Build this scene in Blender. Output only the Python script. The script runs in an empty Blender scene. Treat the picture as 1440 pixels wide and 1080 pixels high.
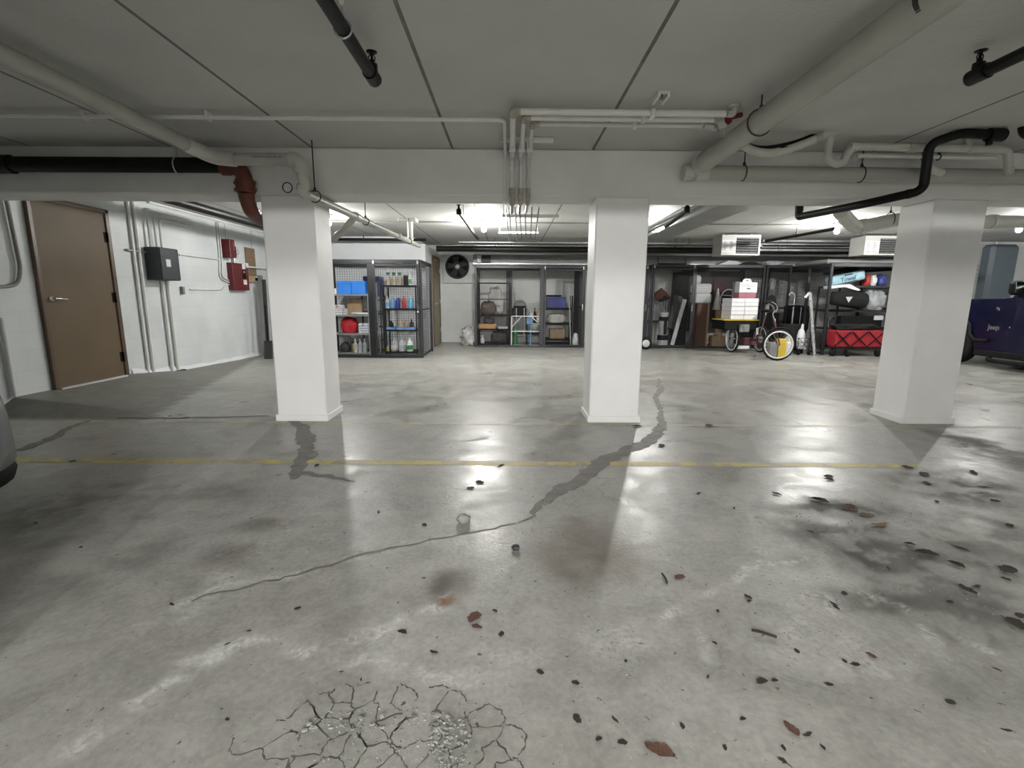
import bpy, math, random
import numpy as np
from mathutils import Vector, Matrix, noise as mnoise

scn = bpy.context.scene
COL = scn.collection
R = math.radians

# ------------------------------------------------------------------ camera
CAM_H, FPX = 1.18, 686.8
PITCH, ROLL, YAW = 0.1773, 0.0058, 0.0054
_fw = Vector((math.sin(YAW)*math.cos(PITCH), math.cos(YAW)*math.cos(PITCH), -math.sin(PITCH)))
_r = Vector((math.cos(YAW), -math.sin(YAW), 0.0))
_u = _r.cross(_fw)
_r, _u = _r*math.cos(ROLL)+_u*math.sin(ROLL), _u*math.cos(ROLL)-_r*math.sin(ROLL)
CP = Vector((0, 0, CAM_H))
cam_data = bpy.data.cameras.new('camera')
cam_data.sensor_width = 36.0
cam_data.lens = FPX/1440*36.0
cam_data.clip_start = 0.05
cam = bpy.data.objects.new('camera', cam_data)
COL.objects.link(cam)
cam.matrix_world = Matrix(((_r.x, _u.x, -_fw.x, CP.x), (_r.y, _u.y, -_fw.y, CP.y), (_r.z, _u.z, -_fw.z, CP.z), (0, 0, 0, 1)))
scn.camera = cam

# ------------------------------------------------------------------ world, exposure
w = bpy.data.worlds.new('world')
scn.world = w
w.use_nodes = True
w.node_tree.nodes['Background'].inputs[0].default_value = (0.8, 0.9, 1.0, 1)
w.node_tree.nodes['Background'].inputs[1].default_value = 0.02
scn.view_settings.view_transform = 'Standard'
scn.view_settings.look = 'None'
scn.view_settings.gamma = 1.0
scn.view_settings.use_curve_mapping = False
scn.view_settings.exposure = 0.0
BULB_BACK = 3000.0       # emission of the bulbs in the far bay
BULB_NEAR = 7000.0       # strongest bulb of the bay just behind the camera
BULB_FAR = 15500.0        # bulbs of the bay beyond that
BULB_SIDE = 1500.0       # weaker bulbs further right and left
BULB_REAR = 800.0       # emission of the bulbs in the bay behind the camera

# measuring: where a line of sight meets a plane of the room (metres)
def _ray(px, py):
    return _fw + _r*((px-720)/FPX) + _u*((540-py)/FPX)
def A(px, py, Y):
    d = _ray(px, py); return CP + d*(Y/d.y)
def F(px, py, z=0.0):
    d = _ray(px, py); return CP + d*((z-CAM_H)/d.z)
def XP(px, py, x):
    d = _ray(px, py); return CP + d*(x/d.x)

# ------------------------------------------------------------------ materials
MATS = {}
def mat(name, col, rough=0.6, metal=0.0, var=0.12, scale=6.0, bump=0.0, bscale=40.0, spec=0.5, alpha=None, trans=0.0, coat=0.0, col2=None, thresh=None):
    if name in MATS: return MATS[name]
    m = bpy.data.materials.new(name); m.use_nodes = True
    nt = m.node_tree; N = nt.nodes; L = nt.links
    b = N['Principled BSDF']
    b.inputs['Roughness'].default_value = rough
    b.inputs['Metallic'].default_value = metal
    b.inputs['Specular IOR Level'].default_value = spec
    b.inputs['Coat Weight'].default_value = coat
    b.inputs['Transmission Weight'].default_value = trans
    if alpha is not None: b.inputs['Alpha'].default_value = alpha
    tc = N.new('ShaderNodeTexCoord')
    nz = N.new('ShaderNodeTexNoise'); nz.inputs['Scale'].default_value = scale; nz.inputs['Detail'].default_value = 6
    L.new(tc.outputs['Object'], nz.inputs['Vector'])
    rp = N.new('ShaderNodeValToRGB')
    c = Vector(col[:3]); c2 = Vector(col2) if col2 else None
    lo = c*(1-var) if c2 is None else c
    hi = c*(1+var) if c2 is None else c2
    t0, t1 = thresh or (0.3, 0.7)
    rp.color_ramp.elements[0].position = t0; rp.color_ramp.elements[1].position = t1
    rp.color_ramp.elements[0].color = (*lo, 1); rp.color_ramp.elements[1].color = (*[min(1, v) for v in hi], 1)
    L.new(nz.outputs['Fac'], rp.inputs['Fac']); L.new(rp.outputs['Color'], b.inputs['Base Color'])
    if bump > 0:
        n2 = N.new('ShaderNodeTexNoise'); n2.inputs['Scale'].default_value = bscale; n2.inputs['Detail'].default_value = 5
        L.new(tc.outputs['Object'], n2.inputs['Vector'])
        bp = N.new('ShaderNodeBump'); bp.inputs['Strength'].default_value = bump; bp.inputs['Distance'].default_value = 0.01
        L.new(n2.outputs['Fac'], bp.inputs['Height']); L.new(bp.outputs['Normal'], b.inputs['Normal'])
    MATS[name] = m
    return m

def emit(name, col, s):
    m = bpy.data.materials.new(name); m.use_nodes = True
    nt = m.node_tree; b = nt.nodes['Principled BSDF']
    b.inputs['Base Color'].default_value = (0.9, 0.9, 0.85, 1)
    b.inputs['Emission Color'].default_value = (*col, 1); b.inputs['Emission Strength'].default_value = s
    MATS[name] = m
    return m

def block_wall(name, col, axis, joint=0.35):
    """painted masonry: courses of block under many coats of paint"""
    m = bpy.data.materials.new(name); m.use_nodes = True
    nt = m.node_tree; N = nt.nodes; L = nt.links; b = N['Principled BSDF']
    b.inputs['Roughness'].default_value = 0.5
    tc = N.new('ShaderNodeTexCoord'); sp = N.new('ShaderNodeSeparateXYZ'); cb = N.new('ShaderNodeCombineXYZ')
    L.new(tc.outputs['Object'], sp.inputs[0])
    L.new(sp.outputs['Y' if axis == 'x' else 'X'], cb.inputs['X']); L.new(sp.outputs['Z'], cb.inputs['Y'])
    br = N.new('ShaderNodeTexBrick'); br.inputs['Scale'].default_value = 1.0
    br.inputs['Brick Width'].default_value = 0.4; br.inputs['Row Height'].default_value = 0.2
    br.inputs['Mortar Size'].default_value = 0.006; br.inputs['Mortar Smooth'].default_value = 0.6
    br.inputs['Color1'].default_value = (1, 1, 1, 1); br.inputs['Color2'].default_value = (0.96, 0.96, 0.96, 1); br.inputs['Mortar'].default_value = (0.8, 0.8, 0.8, 1)
    L.new(cb.outputs[0], br.inputs['Vector'])
    n1 = N.new('ShaderNodeTexNoise'); n1.inputs['Scale'].default_value = 1.6; n1.inputs['Detail'].default_value = 7
    L.new(tc.outputs['Object'], n1.inputs['Vector'])
    rp = N.new('ShaderNodeValToRGB'); rp.color_ramp.elements[0].position = 0.3; rp.color_ramp.elements[1].position = 0.65
    rp.color_ramp.elements[0].color = (*[c*0.86 for c in col], 1); rp.color_ramp.elements[1].color = (*col, 1)
    L.new(n1.outputs['Fac'], rp.inputs['Fac'])
    mx = N.new('ShaderNodeMix'); mx.data_type = 'RGBA'; mx.blend_type = 'MULTIPLY'; mx.inputs['Factor'].default_value = joint
    L.new(rp.outputs['Color'], mx.inputs['A']); L.new(br.outputs['Color'], mx.inputs['B']); L.new(mx.outputs['Result'], b.inputs['Base Color'])
    n2 = N.new('ShaderNodeTexNoise'); n2.inputs['Scale'].default_value = 60; n2.inputs['Detail'].default_value = 4
    L.new(tc.outputs['Object'], n2.inputs['Vector'])
    ad = N.new('ShaderNodeMath'); ad.operation = 'MULTIPLY_ADD'; ad.inputs[1].default_value = 0.35
    L.new(n2.outputs['Fac'], ad.inputs[0]); L.new(br.outputs['Color'], ad.inputs[2])
    bp = N.new('ShaderNodeBump'); bp.inputs['Strength'].default_value = 0.45; bp.inputs['Distance'].default_value = 0.006
    L.new(ad.outputs[0], bp.inputs['Height']); L.new(bp.outputs['Normal'], b.inputs['Normal'])
    MATS[name] = m
    return m

M = dict(
    column=mat('column_paint', (0.84, 0.84, 0.835), 0.55, var=0.03, scale=3, bump=0.25, bscale=90),
    beam=mat('beam_paint', (0.76, 0.76, 0.74), 0.7, var=0.07, scale=2.2, bump=0.3, bscale=70),
    wall=block_wall('wall_paint_side', (0.66, 0.69, 0.70), 'x'),
    wallb=block_wall('wall_paint_back', (0.62, 0.63, 0.62), 'y'),
    block=mat('smooth_wall_paint', (0.70, 0.72, 0.74), 0.6, var=0.04, scale=2, bump=0.2, bscale=60),
    pvc=mat('painted_pvc', (0.41, 0.41, 0.37), 0.45, var=0.06, scale=5),
    pvcw=mat('pale_pvc', (0.52, 0.52, 0.48), 0.4, var=0.08, scale=9),
    white=mat('white_enamel', (0.74, 0.74, 0.72), 0.4, var=0.05, scale=8),
    conduit=mat('painted_conduit', (0.62, 0.63, 0.62), 0.4, var=0.06, scale=9),
    steel=mat('galvanised_steel', (0.46, 0.47, 0.48), 0.38, 0.75, var=0.15, scale=14),
    chrome=mat('chrome', (0.8, 0.8, 0.82), 0.14, 1.0, var=0.03),
    black=mat('black_pipe', (0.007, 0.007, 0.007), 0.45, var=0.35, scale=12, spec=.22),
    blackm=mat('matt_black', (0.006, 0.006, 0.0065), 0.7, var=0.3, scale=10, spec=.2),
    rubber=mat('black_rubber', (0.008, 0.008, 0.008), 0.75, var=0.2, scale=20, spec=.25),
    primer=mat('red_primer', (0.125, 0.034, 0.020), 0.5, var=0.3, scale=7),
    red=mat('red_enamel', (0.10, 0.006, 0.009), 0.42, var=0.1, scale=6),
    valve=mat('red_valve_paint', (0.16, 0.012, 0.014), 0.5, var=0.15),
    rust=mat('stained_fitting', (0.38, 0.36, 0.30), 0.55, var=0.3, scale=30),
    cage=mat('cage_grey_paint', (0.016, 0.0175, 0.021), 0.42, var=0.12, scale=6),
    wire=mat('cage_wire', (0.016, 0.017, 0.019), 0.5, var=0.1),
    greybox=mat('grey_enamel', (0.034, 0.040, 0.045), 0.45, var=0.06, scale=4),
    greyd=mat('dark_grey_plastic', (0.028, 0.028, 0.030), 0.6, var=0.15),
    greym=mat('mid_grey_plastic', (0.22, 0.22, 0.22), 0.5, var=0.12),
    greyl=mat('light_grey', (0.5, 0.51, 0.52), 0.5, var=0.08),
    door=mat('brown_door_paint', (0.125, 0.090, 0.054), 0.55, spec=.3, var=0.06, scale=2.5),
    doorf=mat('brown_frame_paint', (0.095, 0.062, 0.036), 0.4, var=0.08, scale=4),
    ply=mat('brown_board', (0.20, 0.14, 0.085), 0.7, var=0.2, scale=12),
    card=mat('cardboard', (0.30, 0.21, 0.13), 0.8, var=0.12, scale=10),
    cardor=mat('orange_cardboard', (0.50, 0.27, 0.12), 0.75, var=0.12, scale=10),
    wood=mat('reddish_wood', (0.095, 0.042, 0.026), 0.5, var=0.25, scale=14),
    paper=mat('white_paper', (0.66, 0.66, 0.68), 0.7, var=0.05, scale=8),
    blue=mat('bright_blue_plastic', (0.035, 0.22, 0.72), 0.4, var=0.12, scale=8),
    navy=mat('navy_plastic', (0.012, 0.022, 0.11), 0.4, var=0.15),
    bluebin=mat('blue_tote_plastic', (0.035, 0.05, 0.22), 0.4, var=0.15),
    lblue=mat('light_blue_plastic', (0.16, 0.34, 0.62), 0.35, var=0.1),
    teal=mat('teal_plastic', (0.08, 0.30, 0.40), 0.4, var=0.1),
    dblue=mat('deep_blue_plastic', (0.02, 0.05, 0.26), 0.35, var=0.1),
    redpl=mat('red_plastic', (0.42, 0.035, 0.03), 0.45, var=0.15),
    redbag=mat('red_bag_cloth', (0.40, 0.010, 0.02), 0.5, var=0.3, scale=9, bump=0.5, bscale=14),
    wagon=mat('red_wagon_canvas', (0.30, 0.012, 0.02), 0.75, var=0.2, scale=9, bump=0.3, bscale=18),
    yellow=mat('yellow_plastic', (0.66, 0.46, 0.03), 0.5, var=0.15, scale=9),
    green=mat('green_plastic', (0.03, 0.22, 0.07), 0.4, var=0.15),
    clear=mat('cloudy_plastic', (0.62, 0.64, 0.62), 0.25, var=0.1, alpha=0.62),
    film=mat('clear_plastic_film', (0.55, 0.58, 0.60), 0.16, var=0.25, scale=10, bump=0.9, bscale=10, alpha=0.55),
    bag=mat('grey_plastic_bag', (0.42, 0.42, 0.42), 0.25, var=0.4, scale=7, bump=0.9, bscale=11),
    cloth=mat('dark_grey_cloth', (0.055, 0.05, 0.05), 0.85, var=0.3, scale=9, bump=0.5, bscale=14),
    clothb=mat('black_cloth', (0.005, 0.005, 0.0055), 0.9, var=0.3, scale=9, bump=0.4, bscale=14),
    clothr=mat('brown_cloth', (0.12, 0.085, 0.075), 0.85, var=0.3, scale=9, bump=0.5, bscale=14),
    maroon=mat('maroon_cloth', (0.065, 0.02, 0.026), 0.8, var=0.3, scale=9, bump=0.4, bscale=12),
    rustc=mat('rust_cloth', (0.12, 0.045, 0.025), 0.8, var=0.25, scale=9, bump=0.4, bscale=12),
    clothw=mat('pale_cloth', (0.48, 0.47, 0.46), 0.8, var=0.2, scale=7, bump=0.6, bscale=9),
    pink=mat('pink_card', (0.30, 0.11, 0.14), 0.7, var=0.12),
    carpaint=mat('navy_car_paint', (0.0012, 0.0018, 0.018), 0.3, var=0.05, coat=0.25),
    carsil=mat('silver_car_paint', (0.15, 0.16, 0.17), 0.35, 0.3, var=0.05, coat=0.5),
    glassd=mat('dark_glass', (0.01, 0.012, 0.014), 0.06, var=0.05, coat=0.3),
    mirror=mat('mirror_glass', (0.75, 0.9, 0.85), 0.06, 1.0, var=0.02),
    leaf=mat('dry_leaf', (0.10, 0.045, 0.028), 0.7, var=0.4, scale=12, bump=0.3, bscale=60),
    leafd=mat('dark_dry_leaf', (0.030, 0.022, 0.018), 0.75, var=0.4, scale=12, bump=0.3, bscale=60),
    leaft=mat('tan_dry_leaf', (0.20, 0.105, 0.05), 0.7, var=0.35, scale=12, bump=0.3, bscale=60),
    stone=mat('broken_concrete', (0.29, 0.29, 0.275), 0.9, var=0.3, scale=16, spec=.2, bump=0.7, bscale=50),
    grit=mat('pale_grit', (0.27, 0.27, 0.25), 0.9, spec=.15, var=0.4, scale=30),
    crackd=mat('open_crack', (0.115, 0.112, 0.10), 0.9, var=0.5, scale=18, spec=.1),
    crack=mat('crack_filler', (0.16, 0.155, 0.14), 0.6, var=0.25, scale=12, bump=0.4, bscale=60),
    towel=mat('pale_blue_wrap', (0.27, 0.45, 0.53), 0.25, var=0.2, scale=8, bump=0.7, bscale=10),
    ink=mat('dark_blue_ink', (0.008, 0.03, 0.07), 0.5, var=0.05),
    inkg=mat('grey_ink', (0.12, 0.12, 0.12), 0.6, var=0.05),
    foil=mat('silver_wrap', (0.55, 0.55, 0.56), 0.22, 0.6, var=0.35, scale=20, bump=0.9, bscale=25),
    tan=mat('tan_plastic', (0.42, 0.32, 0.2), 0.6, var=0.15),
    amber=mat('yellowish_plastic', (0.42, 0.33, 0.08), 0.5, var=0.15),
    duct=mat('sheet_metal', (0.40, 0.41, 0.41), 0.35, 0.35, var=0.12, scale=3),
    heater=mat('heater_enamel', (0.35, 0.35, 0.335), 0.4, var=0.05),
    porcelain=mat('porcelain', (0.8, 0.8, 0.78), 0.3, var=0.03),
    bulb_back=emit('lit_bulb', (1.0, 0.985, 0.94), BULB_BACK),
    bulb_near=emit('lit_bulb_near', (1.0, 0.98, 0.95), BULB_NEAR),
    bulb_side=emit('lit_bulb_side', (1.0, 0.985, 0.94), BULB_SIDE), bulb_dim=emit('lit_bulb_dim', (1.0, 0.98, 0.95), 350.0),
    bulb_far=emit('lit_bulb_far', (1.0, 0.98, 0.95), BULB_FAR),
    bulb_rear=emit('lit_bulb_rear', (1.0, 0.98, 0.95), BULB_REAR),
)

# ------------------------------------------------------------------ mesh building
OFF = {}
class MB:
    def __init__(s): s.v = []; s.f = []; s.sm = []
    def add(s, vs, fs, smooth=False):
        k = len(s.v); s.v += [tuple(v) for v in vs]
        s.f += [tuple(i+k for i in f) for f in fs]; s.sm += [smooth]*len(fs)
        return s
    def box(s, c, d, rot=None, bev=0.0):
        """c centre, d full sizes, rot a 3x3 Matrix, bev chamfers the 4 edges parallel to the longest axis plus ends"""
        hx, hy, hz = d[0]/2, d[1]/2, d[2]/2
        c = Vector(c)
        if bev <= 0:
            vs = [Vector((x*hx, y*hy, z*hz)) for z in (-1, 1) for y in (-1, 1) for x in (-1, 1)]
            fs = [(0, 2, 3, 1), (4, 5, 7, 6), (0, 1, 5, 4), (2, 6, 7, 3), (0, 4, 6, 2), (1, 3, 7, 5)]
        else:
            b = min(bev, hx*.98, hy*.98, hz*.98); vs = []; idx = {}
            for sx in (-1, 1):
                for sy in (-1, 1):
                    for sz in (-1, 1):
                        for ax in range(3):
                            p = [sx*(hx-b), sy*(hy-b), sz*(hz-b)]; p[ax] = (sx*hx, sy*hy, sz*hz)[ax]
                            idx[(sx, sy, sz, ax)] = len(vs); vs.append(Vector(p))
            fs = []
            for ax in range(3):
                o = [a for a in range(3) if a != ax]
                for sg in (-1, 1):
                    q = []
                    for t in ((-1, -1), (1, -1), (1, 1), (-1, 1)):
                        k = [0, 0, 0]; k[ax] = sg; k[o[0]] = t[0]; k[o[1]] = t[1]; q.append(idx[(*k, ax)])
                    fs.append(q if (sg > 0) == (ax != 1) else q[::-1])
            for ax in range(3):
                o = [a for a in range(3) if a != ax]
                for t in ((-1, -1), (1, -1), (1, 1), (-1, 1)):
                    k0 = [0, 0, 0]; k1 = [0, 0, 0]; k0[ax] = -1; k1[ax] = 1
                    for j in (0, 1): k0[o[j]] = t[j]; k1[o[j]] = t[j]
                    fs.append((idx[(*k0, o[0])], idx[(*k1, o[0])], idx[(*k1, o[1])], idx[(*k0, o[1])]))
            for sx in (-1, 1):
                for sy in (-1, 1):
                    for sz in (-1, 1):
                        fs.append(tuple(idx[(sx, sy, sz, a)] for a in range(3)))
        if rot is not None: vs = [rot @ v for v in vs]
        return s.add([v+c for v in vs], fs)
    def span(s, a, b, bev=0.0):
        a, b = Vector(a), Vector(b)
        return s.box((a+b)/2, [abs(b[i]-a[i]) for i in range(3)], None, bev)
    def bar(s, a, b, wd, ht=None):
        """square bar from a to b"""
        a, b = Vector(a), Vector(b); ht = ht or wd
        z = (b-a); l = z.length; z.normalize()
        x = Vector((0, 0, 1)).cross(z)
        if x.length < 1e-4: x = Vector((1, 0, 0))
        x.normalize(); y = z.cross(x)
        m = Matrix((x, y, z)).transposed()
        return s.box((a+b)/2, (wd, ht, l), m)
    def tube(s, pts, r, seg=12, caps=True, closed=False):
        pts = [Vector(p) for p in pts]; n = len(pts)
        rs = r if isinstance(r, (list, tuple)) else [r]*n
        vs = []; fs = []; px = None
        for i, p in enumerate(pts):
            if closed: t = pts[(i+1) % n]-pts[i-1]
            else: t = (pts[min(i+1, n-1)]-pts[max(i-1, 0)])
            t.normalize()
            if px is None:
                ref = Vector((0, 0, 1)) if abs(t.z) < 0.9 else Vector((1, 0, 0))
                px = ref.cross(t).normalized()
            px = (px-t*px.dot(t)).normalized(); py = t.cross(px)
            for k in range(seg):
                a = 2*math.pi*k/seg
                vs.append(p+(px*math.cos(a)+py*math.sin(a))*rs[i])
        for i in range(n if closed else n-1):
            j = (i+1) % n
            for k in range(seg):
                k2 = (k+1) % seg
                fs.append((i*seg+k, i*seg+k2, j*seg+k2, j*seg+k))
        s.add(vs, fs, True)
        if caps and not closed:
            s.add(vs[:seg], [tuple(range(seg))[::-1]]); s.add(vs[-seg:], [tuple(range(seg))])
        return s
    def lathe(s, o, prof, seg=16, axis=(0, 0, 1), smooth=True):
        """prof: list of (radius, height)"""
        z = Vector(axis).normalized(); x = z.orthogonal().normalized(); y = z.cross(x); o = Vector(o)
        vs = []; fs = []
        for rr, h in prof:
            for k in range(seg):
                a = 2*math.pi*k/seg; vs.append(o+z*h+(x*math.cos(a)+y*math.sin(a))*max(rr, 1e-4))
        for i in range(len(prof)-1):
            for k in range(seg):
                k2 = (k+1) % seg; fs.append((i*seg+k, i*seg+k2, (i+1)*seg+k2, (i+1)*seg+k))
        s.add(vs, fs, smooth)
        s.add(vs[:seg], [tuple(range(seg))[::-1]]); s.add(vs[-seg:], [tuple(range(seg))])
        return s
    def blob(s, c, d, amp=0.12, freq=2.2, seed=0, nu=18, nv=12, flat=0.0, squ=1.0):
        """lumpy closed sack; flat: share of the height cut flat at the bottom; squ>1 makes it boxier"""
        c = Vector(c); vs = []; fs = []; off = Vector((seed*7.3, seed*3.1, seed*1.7))
        for j in range(nv+1):
            th = math.pi*j/nv
            for i in range(nu):
                ph = 2*math.pi*i/nu
                p = Vector((math.sin(th)*math.cos(ph), math.sin(th)*math.sin(ph), -math.cos(th)))
                q = Vector([math.copysign(abs(t)**(1/squ), t) for t in p])
                k = 1+amp*(mnoise.noise(p*freq+off)+0.5*mnoise.noise(p*freq*2.3+off))
                q = Vector((q.x*k*d[0]/2, q.y*k*d[1]/2, q.z*k*d[2]/2))
                q.z = max(q.z, -d[2]/2*(1-flat))
                vs.append(c+q)
        for j in range(nv):
            for i in range(nu):
                i2 = (i+1) % nu; fs.append((j*nu+i, j*nu+i2, (j+1)*nu+i2, (j+1)*nu+i))
        return s.add(vs, fs, True)
    def prism(s, poly, d, o=(0, 0, 0), ax=(1, 0, 0), ay=(0, 0, 1)):
        """polygon in the ax/ay plane at o, thickened by vector d"""
        o, ax, ay, d = Vector(o), Vector(ax), Vector(ay), Vector(d); n = len(poly)
        a = [o+ax*p[0]+ay*p[1] for p in poly]; b = [v+d for v in a]
        flip = ax.cross(ay).dot(d) > 0
        f1 = tuple(range(n)); f2 = tuple(range(n, 2*n))
        fs = [f1[::-1] if flip else f1, f2 if flip else f2[::-1]]
        for i in range(n):
            j = (i+1) % n
            q = (i, j, j+n, i+n); fs.append(q if flip else q[::-1])
        return s.add(a+b, fs)
    def build(s, name, m, parent=None):
        if s.__dict__.get('multi'):
            for q in s.multi: o = q.build(name, m, parent)
            return o
        off = OFF.get(parent.name, Vector()) if parent else Vector()
        me = bpy.data.meshes.new(name)
        me.from_pydata([(v[0]-off.x, v[1]-off.y, v[2]-off.z) for v in s.v], [], s.f)
        me.polygons.foreach_set('use_smooth', s.sm)
        me.materials.append(M[m] if isinstance(m, str) else m)
        me.update()
        o = bpy.data.objects.new(name, me); COL.objects.link(o)
        if parent: o.parent = parent
        OFF[o.name] = off
        return o

def thing(name, label, cat, loc=(0, 0, 0), group=None):
    o = bpy.data.objects.new(name, None); COL.objects.link(o); o.location = loc
    o.empty_display_size = 0.05
    OFF[o.name] = Vector(loc)
    o['label'] = label; o['category'] = cat
    if group: o['group'] = group
    return o
def tag(o, label, cat, group=None, kind=None):
    o['label'] = label; o['category'] = cat
    if group: o['group'] = group
    if kind: o['kind'] = kind
    return o
def struct(o, label=None):
    o['kind'] = 'structure'
    if label: o['label'] = label
    return o
def copy_tree(o, parent=None):
    c = o.copy(); COL.objects.link(c)
    if parent: c.parent = parent
    for ch in list(o.children): copy_tree(ch, c)
    return c
def bend(pts, rad=0.06, n=5):
    """round the corners of a polyline"""
    pts = [Vector(p) for p in pts]; out = [pts[0]]
    for i in range(1, len(pts)-1):
        a, b, c = pts[i-1], pts[i], pts[i+1]
        r1 = min(rad, (a-b).length*.48, (c-b).length*.48)
        p0 = b+(a-b).normalized()*r1; p1 = b+(c-b).normalized()*r1
        for k in range(n+1):
            t = k/n; out.append(p0*(1-t)**2+b*2*t*(1-t)+p1*t*t)
    out.append(pts[-1]); return out
def text_mesh(body, size, name, m, parent, loc, ux, uy, bold=0.0):
    """flat lettering with 1 mm of thickness, ux/uy its reading and upright directions"""
    cu = bpy.data.curves.new(name, 'FONT'); cu.body = body; cu.size = size; cu.align_x = 'CENTER'; cu.align_y = 'CENTER'
    cu.extrude = 0.0006; cu.offset = bold
    t = bpy.data.objects.new(name, cu); COL.objects.link(t)
    dg = bpy.context.evaluated_depsgraph_get()
    me = bpy.data.meshes.new_from_object(t.evaluated_get(dg)); bpy.data.objects.remove(t)
    ux, uy = Vector(ux).normalized(), Vector(uy).normalized(); uz = ux.cross(uy); loc = Vector(loc)
    mb = MB(); mb.add([loc+ux*v.co.x+uy*v.co.y+uz*v.co.z for v in me.vertices], [tuple(p.vertices) for p in me.polygons])
    bpy.data.meshes.remove(me)
    return mb.build(name, m, parent)

# ------------------------------------------------------------------ the setting
ZC, ZB = 2.442, 2.051              # ceiling, underside of the beams
XL, XR, YB, YN = -4.95, 12.2, 12.75, -8.0
BY0, BY1 = 4.532, 4.91             # faces of the beam in view

# -- floor: one grid, with worn/stained areas and painted light falloff kept as a stain map
def fbm(x, y, sc, seed, octv=4):
    rng = np.random.RandomState(seed); out = 0; amp = 1; tot = 0
    for o in range(octv):
        g = rng.rand(64, 64); u = x*sc+o*17.3; v = y*sc+o*9.1
        iu = np.floor(u).astype(int); iv = np.floor(v).astype(int); fu = u-iu; fv = v-iv
        fu = fu*fu*(3-2*fu); fv = fv*fv*(3-2*fv)
        a = g[iu % 64, iv % 64]; b = g[(iu+1) % 64, iv % 64]; c = g[iu % 64, (iv+1) % 64]; d = g[(iu+1) % 64, (iv+1) % 64]
        out = out+amp*((a*(1-fu)+b*fu)*(1-fv)+(c*(1-fu)+d*fu)*fv); tot += amp; amp *= 0.5; sc *= 2.1
    return out/tot
def sstep(a, b, x):
    t = np.clip((x-a)/(b-a), 0, 1); return t*t*(3-2*t)
def axis_pts(segs):
    out = []
    for a, b, st in segs: out += list(np.arange(a, b-1e-6, st))
    return np.array(out+[segs[-1][1]])
gx = axis_pts([(XL, -3.4, .08), (-3.4, 4.6, .026), (4.6, 7, .07), (7, XR, .3)])
gy = axis_pts([(YN, .4, .5), (.4, 4.8, .026), (4.8, 7.5, .05), (7.5, YB, .12)])
GX, GY = np.meshgrid(gx, gy, indexing='ij')
def floor_h(x, y):
    """the apron at the side door: concrete raised towards the left wall"""
    fold = -3.45+(-4.95+3.45)*(y-4.6)/5.4
    t = np.clip((fold-x)/np.maximum(fold-XL, .05), 0, 1)
    hw = np.interp(y, [4.5, 4.8, 6.4, 7.3, 8.6, 10], [0, .160, .155, .06, .025, 0])
    return hw*t
HZ = floor_h(GX, GY)
wx = GX+.16*(fbm(GX, GY, 3.1, 5)-.5)+.07*(fbm(GX, GY, 9, 8)-.5); wy = GY+.16*(fbm(GX, GY, 3.3, 6)-.5)+.07*(fbm(GX, GY, 9.5, 9)-.5)
def pl(px): return [tuple(F(a, b))[:2] for a, b in px]
def dline(pts):
    d = np.full(GX.shape, 9.0)
    for (ax, ay), (bx_, by_) in zip(pts[:-1], pts[1:]):
        dx, dy = bx_-ax, by_-ay; t = np.clip(((wx-ax)*dx+(wy-ay)*dy)/(dx*dx+dy*dy+1e-9), 0, 1)
        d = np.minimum(d, np.hypot(wx-ax-t*dx, wy-ay-t*dy))
    return d
def ell(px, py, rx, ry, soft=.5, rot=0.0):
    """soft-edged irregular patch; centre and extents read off the picture"""
    c = F(px, py); ex = (F(px+rx, py)-c).length; ey = abs(F(px, py-ry).y-F(px, py+ry).y)/2
    X, Y = wx-c.x, wy-c.y; ca, sa = math.cos(rot), math.sin(rot)
    q = np.hypot((X*ca+Y*sa)/ex, (-X*sa+Y*ca)/ey)+.55*(fbm(GX, GY, 5, int(px)) - .5)
    return 1-sstep(1-soft, 1.0, q)
DK = np.zeros(GX.shape); WH = np.zeros(GX.shape); BR = np.zeros(GX.shape)
n_mid = fbm(GX, GY, 4.5, 31); n_fin = fbm(GX, GY, 11, 32, 3)
# pale mineral veins
for px, wd, k in [
    ([(100, 1045), (195, 995), (260, 945), (325, 920), (400, 910), (500, 903), (575, 857), (640, 832)], .055, .75),
    ([(150, 905), (240, 852), (310, 828), (390, 815), (425, 807), (480, 790), (540, 772), (620, 755)], .035, .55),
    ([(930, 878), (950, 848), (1000, 822), (1065, 795), (1118, 788)], .030, .85),
    ([(1062, 695), (1070, 722), (1095, 755), (1120, 782)], .05, .5),
    ([(1000, 935), (985, 900), (965, 862)], .03, .5),
    ([(1305, 880), (1325, 912), (1375, 942)], .03, .7),
    ([(1190, 820), (1240, 838), (1310, 862), (1390, 905)], .03, .45),
    ([(480, 910), (560, 935), (640, 960), (700, 950)], .07, .5),
    ([(560, 880), (640, 905), (730, 930), (800, 900)], .06, .35),
    ([(250, 870), (330, 800), (470, 690), (520, 650)], .09, .30),
    ([(645, 640), (655, 620), (690, 612)], .03, .5)]:
    WH = np.maximum(WH, k*(1-sstep(wd*.1, wd*1.3, dline(pl(px))))*(.25+1.1*sstep(.40, .58, n_fin)))
for e, k in [((1150, 845, 70, 38), .75), ((1130, 900, 150, 60), .40), ((560, 900, 260, 40), .30), ((880, 900, 80, 40), .40), ((1240, 930, 110, 25), .35),
             ((330, 760, 110, 40), .25), ((1020, 1010, 40, 30), .2), ((820, 990, 320, 60), .18), ((560, 640, 40, 30), .2)]:
    WH = np.maximum(WH, k*ell(*e, .7)*(.25+.5*n_mid+.7*sstep(.42, .6, n_fin)))
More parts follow.
